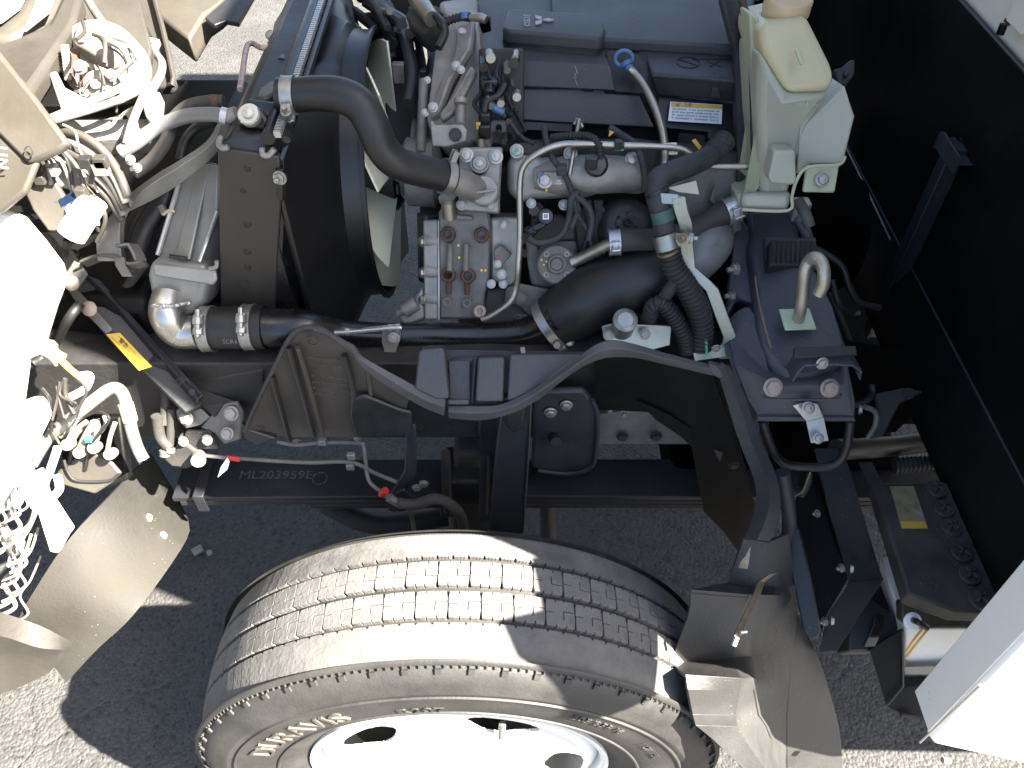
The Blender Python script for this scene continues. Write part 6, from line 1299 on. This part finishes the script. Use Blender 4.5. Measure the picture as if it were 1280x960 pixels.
hose('thin_dark_line', [(130, 56, 1.03), (148, 66, 1.01), (158, 80, .995), (160, 96, .975)], 1.6, 'rubber', bh)
O('pipe_nut', MB().cyl(P(184, 52, 1.3), P(196, 55, 1.29), .009, n=6), 'white_grime', bh); O('pipe_nut', MB().cyl(P(186, 108, 1.05), P(186, 118, 1.03), .01, n=6), 'white_grime', bh)
O('clamp_block', MB().slab([(180, 112, 1.02), (200, 114, 1.02), (198, 140, .98), (182, 146, .97), (176, 128, 1.0)], .02), 'white_grime', bh, bev=.003)
fx = T('front_cross_beam', 'dusty grey crossbeam under the hose bundle at the left', 'crossbeam', P(140, 160, 1.0))
O('beam', MB().slab([(70, 148, .97), (190, 146, 1.0), (200, 152, 1.0), (190, 168, .975), (120, 172, .95), (76, 168, .945)], .04), 'radiator_metal', fx, bev=.006)
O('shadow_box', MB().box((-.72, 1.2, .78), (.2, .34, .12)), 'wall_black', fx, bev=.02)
O('lower_box', MB().box((-.85, 1.05, .72), (.25, .2, .1)), 'old_frame_paint', fx, bev=.02)
# bundle of pale hoses
hbn = T('pale_hose_bundle', 'bundle of sunlit cream hoses arching below the beige cab panel', 'hoses', P(110, 200, .9))
for i, (o1, o2) in enumerate(((0, 0), (-4, 14), (-10, 28), (-16, 40), (-24, 52))):
    hose('hose', [(70 + o1, 163 + o2 * .75, .93), (98 + o1, 168 + o2 * .8, .92), (125 + o1 * .6, 185 + o2 * .8, .91), (146 + o1 * .4, 212 + o2 * .7, .90), (160 + o1 * .3, 245 + o2 * .6, .885)], (5.5, 6, 6.5, 5, 5.5)[i], ('cab_beige', 'white_grime', 'dusty_rubber', 'white_grime', 'cab_beige')[i], hbn)
O('white_bracket', MB().slab([(50, 205, .90), (85, 200, .9), (110, 222, .885), (92, 238, .875), (62, 232, .88), (48, 220, .89)], .01), 'white_grime', hbn, bev=.004)
gh = T('grey_heater_hoses', 'pair of matt grey hoses joining the radiator from the left', 'hoses', P(210, 170, .95))
hose('heater_hose', [(152, 190, .93), (168, 180, .935), (196, 160, .95), (230, 146, .95), (262, 143, .94), (284, 146, .93)], 9, 'grey_pipe_plastic', gh, n=20)
hose('heater_hose', [(168, 216, .91), (190, 200, .92), (208, 175, .94), (215, 152, .97), (235, 133, 1.0), (262, 127, 1.0), (280, 127, 1.0)], 8, 'dusty_rubber', gh, n=20)
hose('black_arc_hose', [(225, 200, .96), (232, 175, .98), (248, 158, .99), (268, 152, .98)], 6, 'rubber', gh)
O('white_hose_clip', MB().cyl(P(276, 144, .93), P(284, 146, .93), px(P(280, 145, .93), 10.5)), 'steel_light', gh); O('rust_band', MB().cyl(P(264, 127, 1.0), P(274, 127, 1.0), px(P(268, 127, 1), 8.6)), 'rust', gh)
bl(gh, [(163, 200, .9, 5), (172, 210, .895, 4.5)], .9, NC, mat='steel_light', kind='nut')
sv = T('silver_stay_band', 'matt silver flat curved stay sweeping down left of the intercooler', 'stay', P(140, 320, .88))
pts = [(284, 150, .96), (262, 186, .95), (228, 213, .94), (190, 236, .925), (160, 255, .915), (143, 278, .905), (138, 300, .895), (140, 326, .88)]
O('flat_band', MB().strap(UT(pts), [V((.0, .0, .03)), V((.012, 0, .028)), V((.012, .0, .03)), V((.014, 0, .03)), V((.022, 0, .024)), V((.03, 0, .015)), V((.034, 0, .004)), V((.034, 0, 0))], .012, 5), 'radiator_metal', sv, bev=.002)
O('hook_bracket', MB().strap(UT([(104, 330, .885), (125, 322, .885), (148, 323, .88), (165, 332, .87), (180, 328, .875)]), V((0, .012, -.018)), .004, 3).strap(UT([(150, 308, .88), (166, 306, .88), (172, 316, .875), (176, 326, .87)]), V((.002, .02, -.018)), .004), 'dull_casting', sv, bev=.001)
O('hook_leg', MB().strap(UT([(150, 322, .87), (151, 332, .86), (160, 346, .85)]), V((.014, 0, 0)), .005), 'dull_casting', sv, bev=.001)
dk = T('dark_corrugated_duct', 'dark duct and brackets in the shade left of the intercooler', 'duct', P(170, 300, .95))
for (pts, r_) in (([(215, 215, 1.0), (205, 250, .97), (180, 290, .94), (165, 340, .9)], 12), ([(185, 255, .99), (170, 275, .97), (160, 300, .95)], 9), ([(180, 300, .95), (172, 340, .92), (155, 370, .9), (140, 395, .88)], 7)): hose('duct', pts, r_, 'rubber', dk)
O('small_latch', MB().slab([(196, 258, .95), (202, 255, .95), (208, 268, .94), (202, 270, .94)], .008), 'radiator_metal', dk, bev=.001); hose('latch_wire', [(204, 268, .94), (212, 263, .94), (218, 265, .94)], 2, 'cap_orange', dk)
# dark drum below the stay arm and black tank
dr = T('vacuum_tank', 'dusty black cylindrical tank in the shade behind the stay arm', 'tank', P(100, 440, .9))
O('drum', MB().rev([(0, .03), (.005, .045), (.10, .047), (.115, .03), (.118, 0)], P(60, 432, .865), (1, .03, -.2), 36), 'rubber', dr)
hose('brown_hose', [(40, 455, .8), (62, 440, .82), (85, 400, .80), (100, 380, .82)], 6, 'rubber', dr)
# left border: step panel coloured white to blow out in sun, connectors, pipes
stp = T('white_step_panel', 'blown out white step panel filling the left border', 'step panel', P(10, 450, .75))
O('panel', MB().slab([(-60, 262, .84), (0, 262, .84), (22, 270, .83), (48, 300, .81), (70, 330, .79), (76, 350, .78), (62, 385, .765), (50, 425, .74), (40, 448, .73), (30, 428 + 20, .73), (20, 520, .68), (-60, 560, .66)], .02), 'white_paint', stp, bev=.01)
O('lower_panel', MB().slab([(-60, 540, .66), (20, 505, .68), (48, 495, .69), (60, 520, .67), (40, 560, .65), (35, 600, .625), (20, 640, .60), (-60, 650, .60)], .02), 'white_paint', stp, bev=.01)
O('gap_hook', MB().slab([(30, 240, .86), (60, 214, .88), (90, 260, .855), (84, 290, .84), (60, 290, .84), (40, 262, .85)], .01), 'cab_beige', stp, bev=.003)
O('white_cylinder', MB().cyl(P(118, 248, .87), P(88, 296, .84), .018).rev([(0, .02), (.01, .02)], P(105, 265, .86), P(88, 296, .84) - P(118, 248, .87), 24), 'white_paint', stp, bev=.002)
O('blue_label', MB().slab([(72, 250, .86), (96, 235, .87), (98, 248, .86), (76, 260, .855)], .004), 'label_blue', stp, bev=.001)
cn = T('electrical_connector', 'pale ribbed connector boot on a tan cable at the left', 'connector', P(65, 440, .75))
O('boot', MB().tube(UT([(52, 428, .76), (60, 436, .755), (67, 443, .75), (76, 450, .745)]), [.009, .0125, .009, .011], 16, 2).tube(UT([(57, 433, .757), (63, 439, .753)]), .013, 16, 1), 'white_grime', cn); hose('cable', [(76, 450, .745), (86, 460, .74), (98, 470, .735), (108, 478, .73)], 4, 'orange_tube', cn)
hp = T('silver_handrail', 'thick pale bent steel tube rising over the pipe cluster', 'tube', P(150, 500, .74))
hose('bent_tube', [(40, 580, .665), (62, 545, .69), (90, 522, .70), (118, 500, .715), (138, 486, .725), (150, 488, .725), (158, 505, .715), (164, 535, .70), (172, 560, .69), (180, 575, .68)], 7.5, 'radiator_metal', hp, n=20)
O('band', MB().cyl(P(157, 505, .713), P(163, 526, .703), px(P(160, 515, .71), 9)), 'cap_orange', hp)
hose('bent_tube_low', [(100, 470, .74), (112, 470, .74), (106, 486, .73), (85, 498, .72)], 5, 'white_paint', hp)
vb = T('valve_block', 'cluster of sunlit pipe unions on a valve block at the left', 'valve block', P(110, 570, .72))
O('backplate', MB().slab([(72, 545, .74), (110, 520, .76), (150, 520, .76), (160, 600, .70), (120, 616, .69), (80, 600, .70)], .02), 'wall_black', vb, bev=.004)
for (pts, r_) in (([(85, 560, .69), (95, 540, .70), (110, 528, .71)], 5), ([(98, 566, .68), (108, 545, .69), (118, 528, .70)], 5), ([(116, 558, .685), (122, 540, .695), (120, 524, .705)], 4.5), ([(134, 565, .68), (138, 545, .69), (144, 528, .70)], 3), ([(126, 540, .69), (132, 530, .7), (130, 520, .71)], 2.5), ([(76, 545, .70), (88, 532, .705), (100, 520, .71)], 4)): hose('union_pipe', pts, r_, 'white_grime', vb)
for (u, v) in ((99, 566), (117, 560), (137, 568), (84, 556)): O('union_cap', MB().rev([(-.012, .007), (0, .0085), (.003, .0075), (.004, 0)], P(u, v, .675), (0, -.8, .6), 16), 'white_grime', vb)
O('green_cap', MB().box(P(111, 549, .68), (.004, .004, .003)), 'green_mark', vb)
sp2 = T('beige_shield', 'rounded beige shield plate below the valve block', 'shield', P(110, 600, .66))
O('plate', MB().slab([(70, 590, .675), (90, 574, .685), (120, 568, .69), (140, 578, .685), (152, 592, .675), (140, 603, .665), (118, 618, .655), (75, 606, .665)], .006), 'cab_beige', sp2, bev=.003); hose('rim', [(80, 575, .68), (86, 592, .67), (98, 601, .665), (135, 601, .665), (150, 592, .67)], 1.8, 'ink', sp2)
whs = T('white_wiring', 'tangle of overexposed white wires and sleeves at the left border', 'wiring', P(30, 650, .6))
for k in range(16):
    u = 5 + random.uniform(-4, 30); v = 590 + k * 9; hose('wire', [(u + 20, v - 30, .63), (u + 8 + random.uniform(-6, 6), v, .61), (u - 6, v + 20, .595), (u + 4, v + 42, .58), (u - 16, v + 54, .57)], random.uniform(1.4, 3.2), 'white_grime', whs, n=8)
O('white_strut', MB().slab([(44, 632, .63), (60, 616, .64), (90, 662, .61), (84, 670, .605), (72, 692, .59), (62, 690, .59)], .01), 'white_paint', whs, bev=.002)
hose('sleeve', [(72, 560, .67), (62, 590, .655), (55, 610, .645), (62, 622, .635), (74, 612, .64), (72, 596, .645)], 5, 'white_paint', whs)
O('white_block', MB().slab([(30, 600, .64), (50, 590, .65), (60, 625, .63), (38, 640, .62), (30, 620, .63)], .02), 'white_paint', whs, bev=.004); O('tan_chip', MB().slab([(32, 600, .63), (40, 597, .635), (38, 608, .625), (31, 608, .625)], .003), 'orange_tube', whs, bev=.0005)

tn = T('thin_cable_tangle', 'tangle of thin grey beige cables and dark clips below the cab corner', 'cables', P(60, 230, .9))
rn = random.Random(11)
for k in range(16):
    u = rn.uniform(30, 95); v = rn.uniform(150, 235)
    hose('cable', [(u, v, .91), (u + rn.uniform(8, 25), v + rn.uniform(5, 20), .90), (u + rn.uniform(20, 50), v + rn.uniform(25, 50), .885), (u + rn.uniform(25, 60), v + rn.uniform(50, 85), .87)], rn.uniform(1.4, 3), rn.choice(('cab_beige', 'white_grime', 'rubber', 'radiator_metal')), tn, n=8)
for k in range(10):
    O('clip', MB().box(P(rn.uniform(40, 130), rn.uniform(200, 290), .865), (rn.uniform(.004, .01), .006, rn.uniform(.004, .01))), rn.choice(('rubber', 'radiator_metal', 'cab_brown')), tn, bev=.001)
tn2 = T('thin_pipe_tangle', 'cluster of thin bent pipes and dark clips around the pale compressor', 'pipes', P(120, 60, 1.0))
for k in range(12):
    u = rn.uniform(80, 170); v = rn.uniform(25, 120)
    hose('thin_pipe', [(u, v, 1.02), (u + rn.uniform(-5, 20), v + rn.uniform(5, 18), 1.0), (u + rn.uniform(-15, 22), v + rn.uniform(20, 40), .975)], rn.uniform(1.2, 2.6), rn.choice(('cab_beige', 'rubber', 'radiator_metal', 'cab_brown')), tn2, n=8)
tn3 = T('lower_cable_tangle', 'thin grey lines and dark clips over the pipe unions at the left', 'cables', P(90, 520, .7))
for k in range(12):
    u = rn.uniform(45, 130); v = rn.uniform(470, 560)
    hose('cable', [(u, v, .70), (u + rn.uniform(-12, 12), v + rn.uniform(10, 25), .69), (u + rn.uniform(-25, 15), v + rn.uniform(30, 60), .675)], rn.uniform(1.3, 2.8), rn.choice(('cab_beige', 'rubber', 'radiator_metal', 'cab_brown')), tn3, n=8)
